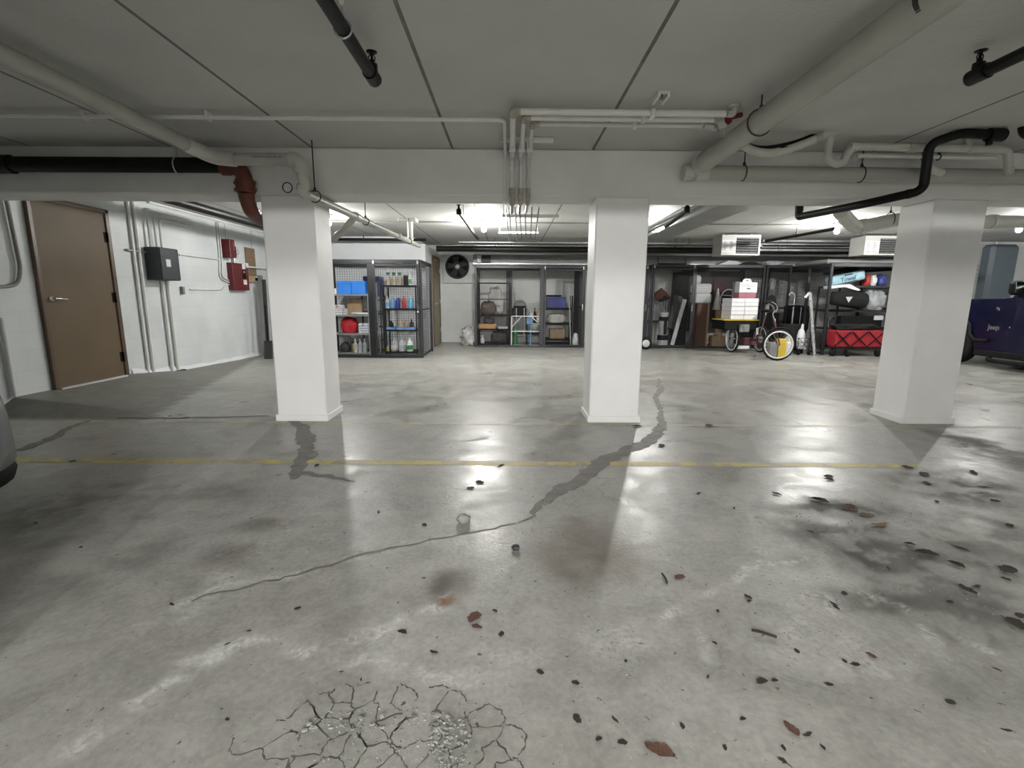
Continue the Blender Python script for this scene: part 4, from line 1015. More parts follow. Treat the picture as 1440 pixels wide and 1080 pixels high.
def sack(lb, px, Y, dep, m, seed, name='bag', cat='bag', flat=.25, amp=.22, z0=None, squ=1.3, group=None, freq=2.2):
    x0, x1, zb2, zt = rect(*px, Y)
    if z0 is not None: zb2 = z0+.0015
    h = zt-zb2; d2 = h/(1-flat/2)
    mb = MB().blob(((x0+x1)/2, Y+dep/2, zb2+d2/2*(1-flat)), (x1-x0, dep, d2), amp, freq, seed, 26, 18, flat, squ)
    lo = min(v[2] for v in mb.v); mb.v = [(v[0], v[1], v[2]-lo+zb2) for v in mb.v]
    o = mb.build(name, m); o.location = (0, 0, 0); tag(o, lb, cat, group); return o
def rack(name, lb, x0, x1, y0, y1, zt, shelves, m='blackm', th=.025, post=.025, cat='shelf', group=None):
    t = thing(name, lb, cat, ((x0+x1)/2, (y0+y1)/2, 0), group)
    for x in (x0-post, x1):
        for y in (y0, y1-post): MB().span((x, y, 0), (x+post, y+post, zt)).build('post', m, t)
    for z in shelves: MB().span((x0, y0, z-th), (x1, y1, z)).build('shelf', m, t)
    return t

# ---- corner cage in front of the store room
YF = 9.38; XR1 = -1.66; ZT1 = A(560, 365, YF).z
xa, xb = A(520, 440, YF).x, A(527, 440, YF).x
cage('dark steel cage in front of the white store room, holding cleaning supplies', -3.75, XR1, YF, 10.62, ZT1, [(xa-.02, xb, 'post'), (xb, XR1-.05, 'door')], 'LR', roof=False)
zb = lambda py, Y: A(520, py, Y).z
ya = 9.80
S = [zb(414, ya), zb(442.6, ya), zb(468.5, ya), .055]
rack('shelving_rack', 'grey metal shelves inside the corner cage behind the blue boxes', A(456, 440, ya).x, A(519, 440, ya).x, ya-.08, ya+.26, S[0]+.02, S, 'steel', .03)
g = 'bright blue boxes side by side on the top shelf'
for a, c_, lb in ((474, 493.7, 'bright blue box on the top shelf, next to the first pillar'), (494.3, 513.5, 'bright blue box on the top shelf, next to the navy tote')):
    carton(lb, (a, 395.5, c_, 413), ya, .24, 'blue', S[0], lid='blue', group=g)
carton('small white box on the top shelf beside the blue boxes', (466.5, 405.5, 473, 413), ya, .2, 'paper', S[0])
carton('white carton with printed bands on the second shelf', (468, 429, 480.3, 442), ya, .22, 'paper', S[1], stripes=5)
carton('small blue and white carton on the second shelf', (481, 434, 486, 442), ya, .2, 'greyl', S[1], stripes=3, tm='dblue')
carton('brown cardboard box on the second shelf of the corner cage', (488, 420.5, 509, 442), ya+.145, .10, 'card', S[1])
o = MB().blob(((A(492, 441, ya).x+A(517, 441, ya).x)/2, ya+.05, S[1]+.022), (A(517, 441, ya).x-A(492, 441, ya).x, .16, .05), .25, 3, 5, 20, 8, .15).build('folded_cloth', 'paper'); tag(o, 'folded white cloth lying on the second shelf edge', 'cloth')
sack('shiny red bag on the third shelf of the corner cage', (478, 446, 501, 468), ya, .22, 'redbag', 3, z0=S[2], amp=.2, flat=.3)
carton('white carton with a blue band on the third shelf', (504, 455, 517, 468), ya, .2, 'paper', S[2], stripes=4, tm='dblue')
o = MB().lathe((A(483.5, 490, ya).x, ya+.10, S[3]+.002), [(.09, 0), (.105, .04), (.105, .12), (.06, .18), (.02, .20)], 18).build('kettle', 'greyd'); tag(o, 'dark round pot on the bottom shelf of the corner cage', 'pot')
bottle('yellowish canister at the bottom of the corner cage', 500.5, 497, ya+.15, .19, .075, 'amber', 'can', S[3], cap='blackm')
for k, px in enumerate((500.5, 507, 513.5)):
    bottle('clear plastic water jug at the bottom of the corner cage', px, 497, ya+.0, .27, .042, 'film', 'bottle', S[3], 'clear water jugs', 'paper')
# navy tote and step ladder behind the divider
t, bb = carton('dark navy tote with a lid behind the cage divider', (511, 389, 534, 415), 10.15, .32, 'navy', lid='navy', cat='tote', name='storage_tote')
tote_z = bb[2]
x0, x1 = A(512, 440, 10.1).x, A(533, 440, 10.1).x
rack('utility_shelf', 'dark grey shelf under the navy tote', x0-.02, x1+.02, 10.1, 10.52, tote_z, [tote_z, zb(437, 10.1), .06], 'greyd', .02)
carton('light grey box under the navy tote', (511, 417.5, 533, 437), 10.14, .3, 'greyl', zb(437, 10.1), seam=False)
xl = A(535.2, 450, 9.75).x
t = thing('step_ladder', 'folded grey step ladder standing beside the bottle shelves', 'ladder', (xl, 9.75, 0))
for dx in (-.045, .045):
    MB().tube(bend([(xl+dx+.02, 9.75, .055), (xl+dx, 9.75, .8), (xl+dx-.02, 9.78, zb(397, 9.75))], .2), .013, 8).build('rail', 'greyl' if dx < 0 else 'greyd', t)
for k in range(4): MB().span((xl-.04, 9.74, .3+.26*k), (xl+.05, 9.86, .325+.26*k)).build('step', 'greyd', t)
# bottle shelves at the right end
yb2 = 9.72; S2 = [zb(401, yb2), zb(433.7, yb2), zb(463.3, yb2), zb(493.7, yb2)]
rack('bottle_shelf', 'black shelf unit of bottles and jugs in the corner cage', A(542, 440, yb2).x, A(585, 440, yb2).x, yb2-.06, yb2+.36, S2[0], S2, 'blackm', .035)
for k, px in enumerate((546.8, 554.6, 563)):
    bottle('spray bottle with a green trigger on the top shelf of the black unit', px, 401, yb2, .245, .046, 'clear', 'spray', S2[0], 'green-trigger spray bottles', 'green', 'tan')
bottle('black canister beside the spray bottles', 571, 401, yb2, .19, .045, 'blackm', 'can', S2[0], cap='greyd')
bottle('slim white and green bottle at the shelf end', 576.8, 401, yb2, .245, .03, 'clear', 'spray', S2[0], cap='paper', band='green')
for px, m, lb, bd in ((545.2, 'clear', 'white detergent jug, first on the second shelf of the black unit', 'lblue'), (552.6, 'lblue', 'light blue detergent jug on the second shelf', None), (560.1, 'dblue', 'deep blue detergent jug on the second shelf', None), (568.3, 'redpl', 'red detergent jug on the second shelf', None), (577.3, 'teal', 'teal detergent jug at the end of the second shelf', 'lblue')):
    bottle(lb, px, 433, yb2, .235, .047, m, 'jug', S2[1], cap='paper' if m != 'redpl' else 'redpl', band=bd)
bluet = MB()
for a, c_, lb in ((543.5, 555.5, 'short blue tray on the third shelf of the black unit'), (557, 583, 'long blue tray on the third shelf of the black unit')):
    x0, x1 = A(a, 461, yb2-.06).x, A(c_, 461, yb2-.06).x; z = S2[2]+.0015
    o = MB().span((x0, yb2-.055, z), (x1, yb2+.2, z+.008)).span((x0, yb2-.055, z), (x1, yb2-.045, z+.05)).span((x0, yb2+.19, z), (x1, yb2+.2, z+.05)).span((x0, yb2-.055, z), (x0+.01, yb2+.2, z+.05)).span((x1-.01, yb2-.055, z), (x1, yb2+.2, z+.05)).build('tray', 'lblue'); tag(o, lb, 'tray')
for px, m, h, lb, st in ((550.5, 'blackm', .18, 'black bottle standing in the short blue tray', 'bottle'), (563.2, 'tan', .19, 'tan bottle standing in the long blue tray', 'bottle'), (571, 'card', .18, 'brown bottle standing in the long blue tray', 'bottle'), (579, 'greyd', .19, 'dark bottle at the end of the long blue tray', 'bottle')):
    bottle(lb, px, 461, yb2+.07, h, .042, m, st, S2[2]+.011, cap='paper' if px == 550.5 else m)
bottle('small yellowish bottle on the lowest shelf of the black unit', 545.5, 493, yb2, .11, .036, 'amber', 'bottle', S2[3], cap='paper')
for px, m, bd in ((555, 'clear', 'paper'), (565.8, 'paper', 'greyl'), (576.4, 'paper', 'green')):
    bottle({'clear': 'cloudy gallon jug on the lowest shelf of the black unit', 'greyl': '', }.get(m, 'white gallon jug with a %s label on the lowest shelf' % ('green' if bd == 'green' else 'grey')), px, 493, yb2, .262, .068, m, 'jug', S2[3], cap='paper', band=bd)

# ---- exhaust fan and bag by the far wall
yf = 12.66; fc = A(643, 375, yf); fr_ = .285
t = thing('exhaust_fan', 'round dark exhaust fan in a pale square housing on the far wall', 'fan', (fc.x, YB, fc.z))
hw = MB(); px0, px1, pz0, pz1 = A(622, 375, yf).x+.02, A(667, 375, yf).x, A(643, 398, yf).z, fc.z+.40
n = 40; inn = []; out = []
for k in range(n):
    a = 2*math.pi*k/n; ca, sa = math.cos(a), math.sin(a)
    inn.append((fc.x+fr_*ca, yf, fc.z+fr_*sa))
    m_ = max(abs(ca), abs(sa)); ox, oz = ca/m_, sa/m_
    out.append((fc.x+(ox*(px1-fc.x) if ox > 0 else ox*(fc.x-px0)), yf, fc.z+(oz*(pz1-fc.z) if oz > 0 else oz*(fc.z-pz0))))
bk = [(p[0], YB-.005, p[2]) for p in inn]; bo = [(p[0], YB, p[2]) for p in out]
hw.add(inn+out+bk+bo, [(k, (k+1) % n, n+(k+1) % n, n+k) for k in range(n)]+[((k+1) % n, k, 2*n+k, 2*n+(k+1) % n) for k in range(n)]+[(n+k, n+(k+1) % n, 3*n+(k+1) % n, 3*n+k) for k in range(n)])
hw.build('housing', 'greyl', t)
MB().lathe((fc.x, YB-.004, fc.z), [(fr_, 0), (fr_*.2, .002)], 30, (0, -1, 0)).build('back_shutter', 'blackm', t)
rp = [(fc.x+fr_*math.cos(2*math.pi*k/36), yf-.012, fc.z+fr_*math.sin(2*math.pi*k/36)) for k in range(36)]
MB().tube(rp, .020, 8, closed=True).build('ring', 'greyd', t)
hub = MB().lathe((fc.x, yf+.02, fc.z), [(.06, 0), (.06, .045), (.03, .06)], 16, (0, -1, 0)).build('hub', 'greyl', t)
for k in range(5):
    a = 2*math.pi*k/5+.5; vs = []
    for rr in (.05, .15, .26):
        for da, dy in ((-.38*(.12/rr+.35), .028), (.38*(.12/rr+.35), -.020)):
            vs.append((fc.x+rr*math.cos(a+da), yf+.03+dy*.8, fc.z+rr*math.sin(a+da)))
    b_ = MB(); b_.add(vs+[(v[0], v[1]+.004, v[2]) for v in vs], [(0, 1, 3, 2), (2, 3, 5, 4), (7, 6, 8, 9), (9, 8, 10, 11), (0, 2, 8, 6), (2, 4, 10, 8), (3, 1, 7, 9), (5, 3, 9, 11), (4, 5, 11, 10), (1, 0, 6, 7)]); b_.build('blade', 'greyd', hub)
for k in range(4):
    a = math.pi/4+k*math.pi/2; MB().bar((fc.x, yf-.02, fc.z), (fc.x+fr_*math.cos(a), yf-.02, fc.z+fr_*math.sin(a)), .012).build('guard_strut', 'greyd', t)
sack('crumpled pale plastic bag on the floor beside the wide cage', (647, 460, 667, 488), 11.62, .34, 'bag', 9, flat=.2, amp=.5, z0=0, squ=1.0, freq=3)
t = thing('wall_outlet_box', 'small dark box on the far wall right of the fan', 'box', A(682, 364, YB)); q = A(684, 364, 12.10)
MB().span((q.x-.10, 12.08, q.z-.09), (q.x+.10, 12.20, q.z+.08), .005).build('body', 'greyd', t); MB().span((q.x-.22, 12.06, q.z-.1), (q.x-.13, 12.20, q.z+.08), .005).build('cover', 'greyl', t)

# ---- wide cage, left of the middle pillar
YW = 11.5; ZT2 = A(740, 373, YW).z
X2a, X2b = A(667.5, 430, YW).x, A(823, 430, YW).x; xd = A(762, 430, YW).x
cage('wide steel cage left of the middle pillar, with the white folding frame', X2a, X2b, YW, 12.72, ZT2, [(X2a+.05, xd-.05, 'mesh'), (xd-.05, xd+.05, 'post'), (xd+.05, X2b-.05, 'door')], 'LR', back=False)
MB().span((A(712, 400, 12.6).x, 12.62, 0), (A(720, 400, 12.6).x, 12.70, ZT2)).build('post', 'cage', bpy.data.objects['storage_cage.001'])
ys = 12.0; zz_ = lambda py: A(740, py, ys).z
sh = [zz_(443), zz_(462), .06]
rack('black_rack', 'black rack with bags on its shelves in the wide cage', A(674, 430, ys).x, A(716, 430, ys).x, ys-.2, ys+.35, zz_(398), sh, 'blackm', .03)
MB().span((A(674, 430, ys).x, ys-.2, zz_(398)-.03), (A(716, 430, ys).x, ys-.17, zz_(398))).span((A(674, 430, ys).x, ys-.2, zz_(420.5)-.02), (A(716, 430, ys).x, ys-.17, zz_(420.5))).build('cross_bar', 'blackm', bpy.data.objects['black_rack'])
ysh = ys-.12
sack('brownish padded backpack on the black rack', (675.5, 423, 697, 443), ysh, .28, 'clothr', 4, z0=sh[0], flat=.2, name='backpack')
sack('pale grey plastic sack on the black rack behind the backpack', (686, 403, 708, 443), ysh+.33, .12, 'clothw', 6, z0=sh[0], amp=.3, flat=.15)
carton('flat orange cardboard box on the lower shelf of the black rack', (671.5, 455.5, 697, 462), ysh-.02, .3, 'cardor', sh[1], seam=False)
sack('dark sack on top of the flat orange box', (679, 447, 695, 456), ysh, .25, 'cloth', 8, z0=rect(671.5, 455.5, 697, 462, ysh-.02)[3]+.001, flat=.25)
for k in range(3):
    carton('thin white folder in the low stack in the black rack', (700.5, 451, 714, 452.6), ysh, .22, 'paper', sh[1]+.0+.016*k, seam=False, name='folder', cat='folder', group='white folders on the lower shelf', bev=0, h=.014)
sack('dark grey duffel bag low in the black rack', (690, 466, 714, 485), ysh, .3, 'cloth', 12, z0=.061, flat=.2)
bottle('white spray bottle low in the black rack', 678.5, 484, ysh-.02, .19, .05, 'paper', 'spray', .061, cap='paper')
t, bb = carton('black case under the dark dome', (720, 433, 740, 445), 12.05, .3, 'blackm', name='case', cat='case', seam=False)
x0, x1 = bb[0], bb[1]; zc0 = bb[2]
t = thing('folding_walker', 'grey walker with two upright poles in the wide cage', 'walker', ((x0+x1)/2, 12.0, 0))
xw0, xw1 = A(726, 450, 11.9).x, A(737, 450, 11.9).x
for x in (xw0, xw1):
    MB().tube([(x, 11.90, .10), (x, 11.90, A(730, 433, 11.9).z)], .011, 8).build('pole', 'greyl', t)
MB().tube(bend([(xw0-.07, 11.9, .03), (xw0-.02, 11.9, .22), (xw1+.02, 11.9, .22), (xw1+.09, 11.9, .03)], .05), .010, 8).tube([(xw0+.04, 11.9, .22), (xw0+.04, 11.9, .03)], .009, 8).tube([(xw0-.05, 11.9, .1), (xw0+.04, 11.9, .04), (xw1+.06, 11.9, .12)], .008, 8).build('base_frame', 'greym', t)
rack('low_stand', 'black stand carrying the black case', x0-.01, x1+.01, 12.03, 12.36, zc0, [zc0, .3], 'blackm', .03)
t = thing('helmet', 'grey dome with a dark band on the black case', 'helmet', ((x0+x1)/2, 12.2, bb[3]))
MB().lathe(((x0+x1)/2+.02, 12.2, bb[3]), [(.155, .05), (.15, .09), (.11, .15), (.05, .18), (.0, .185)], 18).build('shell', 'greym', t); MB().lathe(((x0+x1)/2+.02, 12.2, bb[3]), [(.15, 0), (.158, .05)], 18).build('brim', 'blackm', t)
# white folding frame just inside the front
yfz = 11.62; fz = lambda px, py: A(px, py, yfz)
t = thing('folding_stand', 'white tubular frame with diagonal braces standing inside the wide cage', 'frame', (fz(740, 488).x, yfz, 0))
xl_, xr_ = fz(718.5, 460).x, fz(763, 460).x; zt_ = fz(740, 444).z; zm = fz(740, 466).z
MB().span((xl_, yfz, .0), (xl_+.028, yfz+.03, zt_), .003).build('post', 'white', t); MB().span((xr_-.028, yfz, .0), (xr_, yfz+.03, zt_), .003).build('post', 'white', t)
MB().span((xl_, yfz, zt_-.025), (xr_, yfz+.03, zt_), .003).build('top_bar', 'white', t); MB().span((xl_+.028, yfz, zm-.012), (xr_-.028, yfz+.03, zm+.012), .003).build('middle_bar', 'white', t); MB().span((xl_+.028, yfz, .02), (xr_-.028, yfz+.03, .045), .003).build('bottom_bar', 'white', t)
MB().bar((xl_+.02, yfz+.014, fz(719, 460).z), (fz(734, 446).x, yfz+.014, zt_-.01), .020).build('brace', 'white', t); MB().bar((fz(747, 446).x, yfz+.014, zt_-.01), (xr_-.02, yfz+.014, fz(760, 459).z), .020).build('brace', 'white', t)
# things beside it
ym_ = 11.95
t0 = rack('side_table', 'low black table behind the white frame', A(742, 460, ym_).x, A(761, 460, ym_).x, ym_-.1, ym_+.3, A(750, 452.5, ym_).z, [A(750, 452.5, ym_).z, .3], 'blackm', .025)
zt0 = A(750, 452.5, ym_).z
bottle('white jug on the low table behind the white frame', 746, 452, ym_-.03, .26, .055, 'paper', 'jug', zt0)
bottle('dark bottle on the low table behind the white frame', 752, 452, ym_, .33, .035, 'blackm', 'bottle', zt0, cap='blackm')
bottle('tan bottle on the low table behind the white frame', 756.5, 452, ym_, .33, .045, 'tan', 'bottle', zt0, cap='tan')
carton('small white box on the low table behind the white frame', (755, 447, 760.5, 452.5), ym_-.1, .04, 'paper', zt0, seam=False)
bottle('green bottle standing behind the white frame', 724.5, 470, 11.8, .60, .045, 'green', 'bottle', 0, cap='greyl')
t = thing('blue_dustpan', 'blue dustpan standing behind the white frame', 'dustpan', A(745, 464, 11.72))
q = A(745, 447, 11.75); MB().span((q.x-.075, 11.72, q.z-.15), (q.x+.075, 11.80, q.z+.02), .012).build('pan', 'lblue', t); MB().tube([(q.x+.02, 11.76, .0), (q.x+.02, 11.76, q.z-.12)], .022, 8).build('handle', 'lblue', t)
# behind the sliding door
ydr = 11.95; zd = lambda py: A(785, py, ydr).z
shd = [zd(433), zd(454), zd(476), .06]
rack('door_rack', 'black rack behind the sliding door of the wide cage', A(766, 440, ydr).x, A(803, 440, ydr).x, ydr-.1, ydr+.4, zd(416), shd, 'blackm', .05, .03)
carton('blue tote on the rack behind the sliding door', (769, 418, 796, 432.5), ydr-.06, .35, 'bluebin', shd[0], lid='bluebin', cat='tote', name='storage_tote')
tz = rect(769, 418, 796, 432.5, ydr-.06)[3]+.008
o = MB().box((A(779, 415, ydr).x, ydr+.1, tz+.025), (.36, .25, .045), None, .01).build('folded_mat', 'blackm'); tag(o, 'black folded mat on the blue tote', 'mat')
sack('pale folded blankets on the rack behind the sliding door', (770, 442, 795, 454), ydr-.08, .3, 'clothw', 15, name='folded_blanket', cat='blanket', z0=shd[1], flat=.2, squ=2)
carton('grey-brown cardboard box on the lower shelf behind the sliding door', (773, 463, 794, 476), ydr-.06, .3, 'card', shd[2])
o = MB().tube([(A(801.5, 486, 11.7).x+.02, 11.72, .0), (A(801, 410, 11.7).x, 11.8, A(801, 408, 11.7).z)], .013, 8).build('pole', 'greyl'); tag(o, 'tall pale pole leaning behind the sliding door', 'pole')
sack('small white bag on the floor behind the sliding door', (806, 469, 814, 487), 11.62, .14, 'paper', 17, z0=0.0, flat=.2, amp=.3)
o = MB().span((A(806.5, 400, 12.2).x, 12.05, 0), (A(814, 400, 12.2).x, 12.09, A(810, 379, 12.05).z)).build('hanging_tarp', 'clothb'); tag(o, 'dark tarp hanging at the side of the wide cage', 'tarp')

# ---- cage hidden behind the middle pillar, then the cages to its right
X4a, X4m, X4b = A(917, 430, YW).x, A(975.5, 430, YW).x, A(1072.5, 430, YW).x
ZT4 = A(1000, 372, YW).z
cage('steel cage mostly hidden behind the middle pillar', X2b+.03, X4a-.09, YW, 12.72, ZT4-.02, [(X2b+.9, X4a-.14, 'door')], 'R', back=False)
cage('steel cage right of the middle pillar, with leaning boards and stacked boxes', X4a-.06, X4b, YW, 12.72, ZT4, [(X4a-.01, X4m-.03, 'door'), (X4m-.03, X4m+.03, 'post'), (X4m+.03, X4b-.05, 'mesh')], 'LR', back=False)
X5b = A(1122, 430, YW).x
YQ = 10.20; X6 = A(1165, 430, YQ).x; X5c = X6-.09
cage('steel cage behind the tricycle, full of dark luggage', X4b+.02, X5c, YW, 12.72, ZT4, [(X4b+.07, X5c-.05, 'mesh')], 'L', back=False, bottom=False)
ZT6 = A(1172, 370, YQ).z
cage('forward steel cage beside the right pillar, over the red wagon', X6-.03, 9.0, YQ, 12.72, ZT6, [], 'LR', back=False, bottom=False)
MB().span((X6-.03, 10.95, .0), (X6+.02, 11.0, ZT6-.06), .005).build('post', 'cage', bpy.data.objects['storage_cage.005'])
# contents behind the door
yi = 11.9
def board(lb, p0, p1, Y, w_, th, m, name='leaning_board', tiltY=.12):
    b_, tp = A(*p0, Y), A(*p1, Y+tiltY); b_.z = max(b_.z, .03+.0)
    mb = MB(); d = (tp-b_); l = d.length; zax = d.normalized(); xax = Vector((0, 1, 0)).cross(zax).normalized(); yax = zax.cross(xax)
    mb.box((b_+tp)/2, (w_, th, l), Matrix((xax, yax, zax)).transposed(), .003); o = mb.build(name, m); tag(o, lb, 'board'); return o
board('long grey board leaning behind the cage door', (945, 485, ), (963, 421), 11.75, .09, .03, 'greyl')
board('dark board leaning behind the long grey board', (944, 462), (955, 416), 11.95, .22, .03, 'greyd')
t = thing('golf_bag', 'silver and black golf bag with clubs behind the cage door', 'golf bag', (A(931, 484, yi).x, yi, 0))
gx_ = A(931, 484, yi).x
MB().lathe((gx_, yi, .03), [(.12, 0), (.135, .03), (.13, .16), (.10, .30), (.11, .55), (.10, .72), (.115, .80)], 14).build('body', 'greyl', t)
MB().lathe((gx_, yi, .16), [(.137, 0), (.125, .12)], 14).lathe((gx_, yi, .62), [(.114, 0), (.114, .1)], 14).span((gx_-.02, yi-.15, .3), (gx_+.05, yi-.10, .62), .01).build('pockets', 'blackm', t)
for k, (dx, dy) in enumerate(((-.05, 0), (0, -.03), (.05, .02), (.02, .05))):
    c_ = MB().tube([(gx_+dx*.6, yi+dy, .75), (gx_+dx*1.5, yi+dy, 1.08+.03*k)], .006, 6).build('club', 'steel', t)
    MB().blob((gx_+dx*1.5-.02, yi+dy, 1.10+.03*k), (.11, .06, .06), .1, 2, k, 10, 8).build('club_head', 'blackm', c_)
o = MB().lathe((A(929, 420, 12.3).x, 12.3, A(929, 421, 12.3).z), [(.28, 0), (.26, .02), (.15, .16), (.03, .26), (.01, .28)], 14).build('parasol_cover', 'rustc'); tag(o, 'rust brown canopy on the shelf behind the cage door', 'canopy')
rack('door_shelf', 'dark shelf behind the golf bag', X4a+.02, A(941, 440, 12.2).x, 12.1, 12.6, A(929, 421, 12.3).z, [A(929, 421, 12.3).z, .6], 'greyd', .03)
sack('dark bundle at the foot of the cage door post', (946, 462, 966, 489), 12.1, .35, 'clothb', 21, flat=.2, z0=0)
o = MB().span((A(946, 400, 12.5).x, 12.5, 0), (A(969, 400, 12.5).x, 12.54, 1.80)).build('tall_board', 'blackm'); tag(o, 'tall black panel at the back of the cage with the golf bag', 'panel')
o = MB().span((X4m+.10, 12.58, .35), (X4b-.08, 12.62, 1.84)).build('dark_backing_sheet', 'greyd'); tag(o, 'added dark sheet darkening the back of the cage with the stacked boxes', 'tarp')  # dark sheet added to darken the cage where pale wall showed
# small dolly wheel peeping out beside the middle pillar
t = thing('hand_trolley', 'dark hand trolley with a small wheel beside the middle pillar', 'trolley', (A(906, 492, 11.2).x, 11.2, 0))
wxx = A(907.5, 484, 11.2).x
wl = MB().lathe((wxx, 11.18, .14), [(.09, -.03), (.14, -.025), (.14, .025), (.09, .03)], 20, (0, -1, 0)).build('wheel', 'rubber', t); MB().lathe((wxx, 11.145, .14), [(.085, 0), (.08, .006), (.03, .012)], 16, (0, -1, 0)).build('wheel_hub', 'greyl', wl)
MB().tube(bend([(wxx-.25, 11.2, .02), (wxx-.18, 11.22, .14), (wxx-.16, 11.3, 1.15), (wxx-.3, 11.3, 1.2)], .05), .016, 8).span((wxx-.5, 11.15, .02), (wxx-.15, 11.22, .05)).build('frame', 'greyd', t)
# reddish panel with the wrapped packs on it
x0, x1, _, zt = rect(979, 426.5, 996.5, 489, 11.62)
o = MB().span((x0, 11.62, 0), (x1-.05, 12.0, zt), .004).build('wooden_cabinet', 'wood'); tag(o, 'narrow reddish wooden cabinet at the cage front', 'cabinet')
MB().span((x1-.05, 11.63, 0), (x1, 12.0, zt), .004).build('side_panel', 'card', o)
OFF['wooden_cabinet'] = Vector()
for k, (a, c_) in enumerate(((399.5, 412.5), (413, 426))):
    t, bb = carton(('upper' if k == 0 else 'lower')+' white wrapped pack of paper rolls on the reddish cabinet', (978, a, 1001, c_), 11.60, .34, 'paper', zt+(.0 if k else .228)+.002, seam=False, bev=.03, stripes=4, tm='greyl', name='paper_pack', cat='pack', h=.222)
sack('small white bag on top of the wrapped packs', (979, 386.5, 987, 399.5), 11.66, .2, 'paper', 22, z0=zt+.454, flat=.2, amp=.3)
# wrap, tube, cartons, chair
yc = 11.7
t, bb = carton('flat brown carton on the floor at the cage front', (1001.5, 472.5, 1020, 490), yc-.1, .24, 'card', 0)
x0, x1, _, zt = rect(1006, 436, 1017, 472, yc); 
o = MB().tube([((x0+x1)/2, yc, bb[3]+.016), ((x0+x1)/2-.02, yc+.05, zt)], [.085, .08], 14).build('cardboard_tube', 'card'); tag(o, 'thick cardboard tube standing on the flat brown carton', 'tube')
o = MB().lathe((A(1010, 434, yc).x-.02, yc+.05, zt+.010), [(.10, 0), (.09, .02), (.05, .30), (.015, .50)], 12).build('wrapped_bouquet', 'clothw'); tag(o, 'pale paper cone on top of the cardboard tube', 'wrap')
o = MB().prism([(-.16, 0), (.16, 0), (.13, .36), (-.17, .36)], (0, .05, 0), (A(1013, 414, 12.0).x, 12.0, A(1013, 414, 12.0).z)).build('hanging_shirt', 'maroon'); tag(o, 'maroon cloth hanging in the cage above the camp chair', 'cloth')
t = thing('camp_chair', 'black round-backed folding chair behind the stacked white boxes', 'chair', (A(1024, 440, 11.85).x, 11.9, 0))
cc = A(1024, 421, 11.85); ring = [(cc.x+.185*math.cos(2*math.pi*k/24), 11.85, cc.z+.235*math.sin(2*math.pi*k/24)) for k in range(24)]
MB().tube(ring, .013, 8, closed=True).build('back_frame', 'greyl', t); MB().add([(p[0], 11.86, p[2]) for p in ring]+[(cc.x+(p[0]-cc.x)*.3, 11.93, cc.z+(p[2]-cc.z)*.3) for p in ring], [(k, (k+1) % 24, 24+(k+1) % 24, 24+k) for k in range(24)]+[tuple(range(24, 48))]).build('back_cloth', 'clothb', t)
for a in (.5, -.15): MB().tube([(cc.x-.15, 11.84, cc.z+a*.2), (cc.x+.15, 11.84, cc.z+a*.2-.02)], .010, 6).build('back_strap', 'steel', t)
for dx in (-.14, .14): MB().tube([(cc.x+dx, 11.86, cc.z-.15), (cc.x+dx*1.2, 12.0, 0)], .012, 8).build('leg', 'greyd', t)
# luggage behind the tricycle
def suitcase(lb, px, Y, dep, m, hpx=None, hy=None):
    x0, x1, _, zt = rect(*px, Y)
    t = thing('suitcase', lb, 'suitcase', ((x0+x1)/2, Y, 0))
    MB().span((x0, Y, .05), (x1, Y+dep, zt), .03).build('shell', m, t)
    MB().span((x0+.03, Y-.012, .12), (x1-.03, Y, zt-.08), .01).build('front_pocket', m, t)
    for x in (x0+.05, x1-.05): MB().lathe((x-.02, Y+.04, .027), [(.025, 0), (.025, .04)], 10, (1, 0, 0)).build('caster', 'rubber', t)
    if hpx:
        p0, p1 = A(hpx[0], 440, Y+dep-.05).x, A(hpx[1], 440, Y+dep-.05).x; zz2 = A(hpx[0], hy, Y).z
        for p in (p0, p1): MB().tube([(p, Y+dep-.05, zt-.02), (p, Y+dep-.05, zz2)], .009, 8).build('telescopic_pole', 'chrome', t)
        MB().tube(bend([(p0, Y+dep-.05, zz2), (p0, Y+dep-.05, zz2+.03), (p1, Y+dep-.05, zz2+.03), (p1, Y+dep-.05, zz2)], .03), .014, 8).build('grip', 'blackm', t)
    return t
suitcase('black suitcase with raised handle poles behind the front wheel of the tricycle', (1100, 456, 1131, 491), 10.62, .24, 'clothb', (1114.5, 1126), 432)
suitcase('large black suitcase deep in the cage behind the tricycle', (1062, 440, 1095, 491), 11.95, .35, 'clothb')
suitcase('tall black suitcase at the right of the cage behind the tricycle', (1110, 430, 1138, 491), 11.95, .35, 'blackm')
t, bb = carton('grey box on the large black suitcase', (1072, 426, 1082, 440), 12.0, .25, 'greyl', rect(1062, 440, 1095, 491, 11.95)[3])
sack('dark grey bag piled above the large black suitcase', (1084, 415, 1094, 440), 12.0, .3, 'cloth', 25, z0=rect(1062, 440, 1095, 491, 11.95)[3]+.002, flat=.2)
o = MB().prism([(-.05, 0), (.06, 0), (.03, .26), (-.0, .28)], (0, .03, 0), (A(1085, 407, 12.2).x, 12.2, A(1085, 407, 12.2).z)).build('hanging_bag', 'clothw'); tag(o, 'pale bag hanging high behind the tricycle handlebar', 'bag')
t = thing('walking_cane', 'curved cane handle hooked beside the suitcase poles', 'cane', A(1116, 490, 10.95)); q0 = A(1116, 432, 10.95); q1 = A(1113, 414, 10.95)
MB().tube(bend([(q0.x, 10.95, 0), (q0.x, 10.95, q1.z), (q0.x-.09, 10.95, q1.z+.05), (q0.x-.13, 10.95, q1.z-.02)], .05), .013, 8).build('shaft', 'greyl', t)
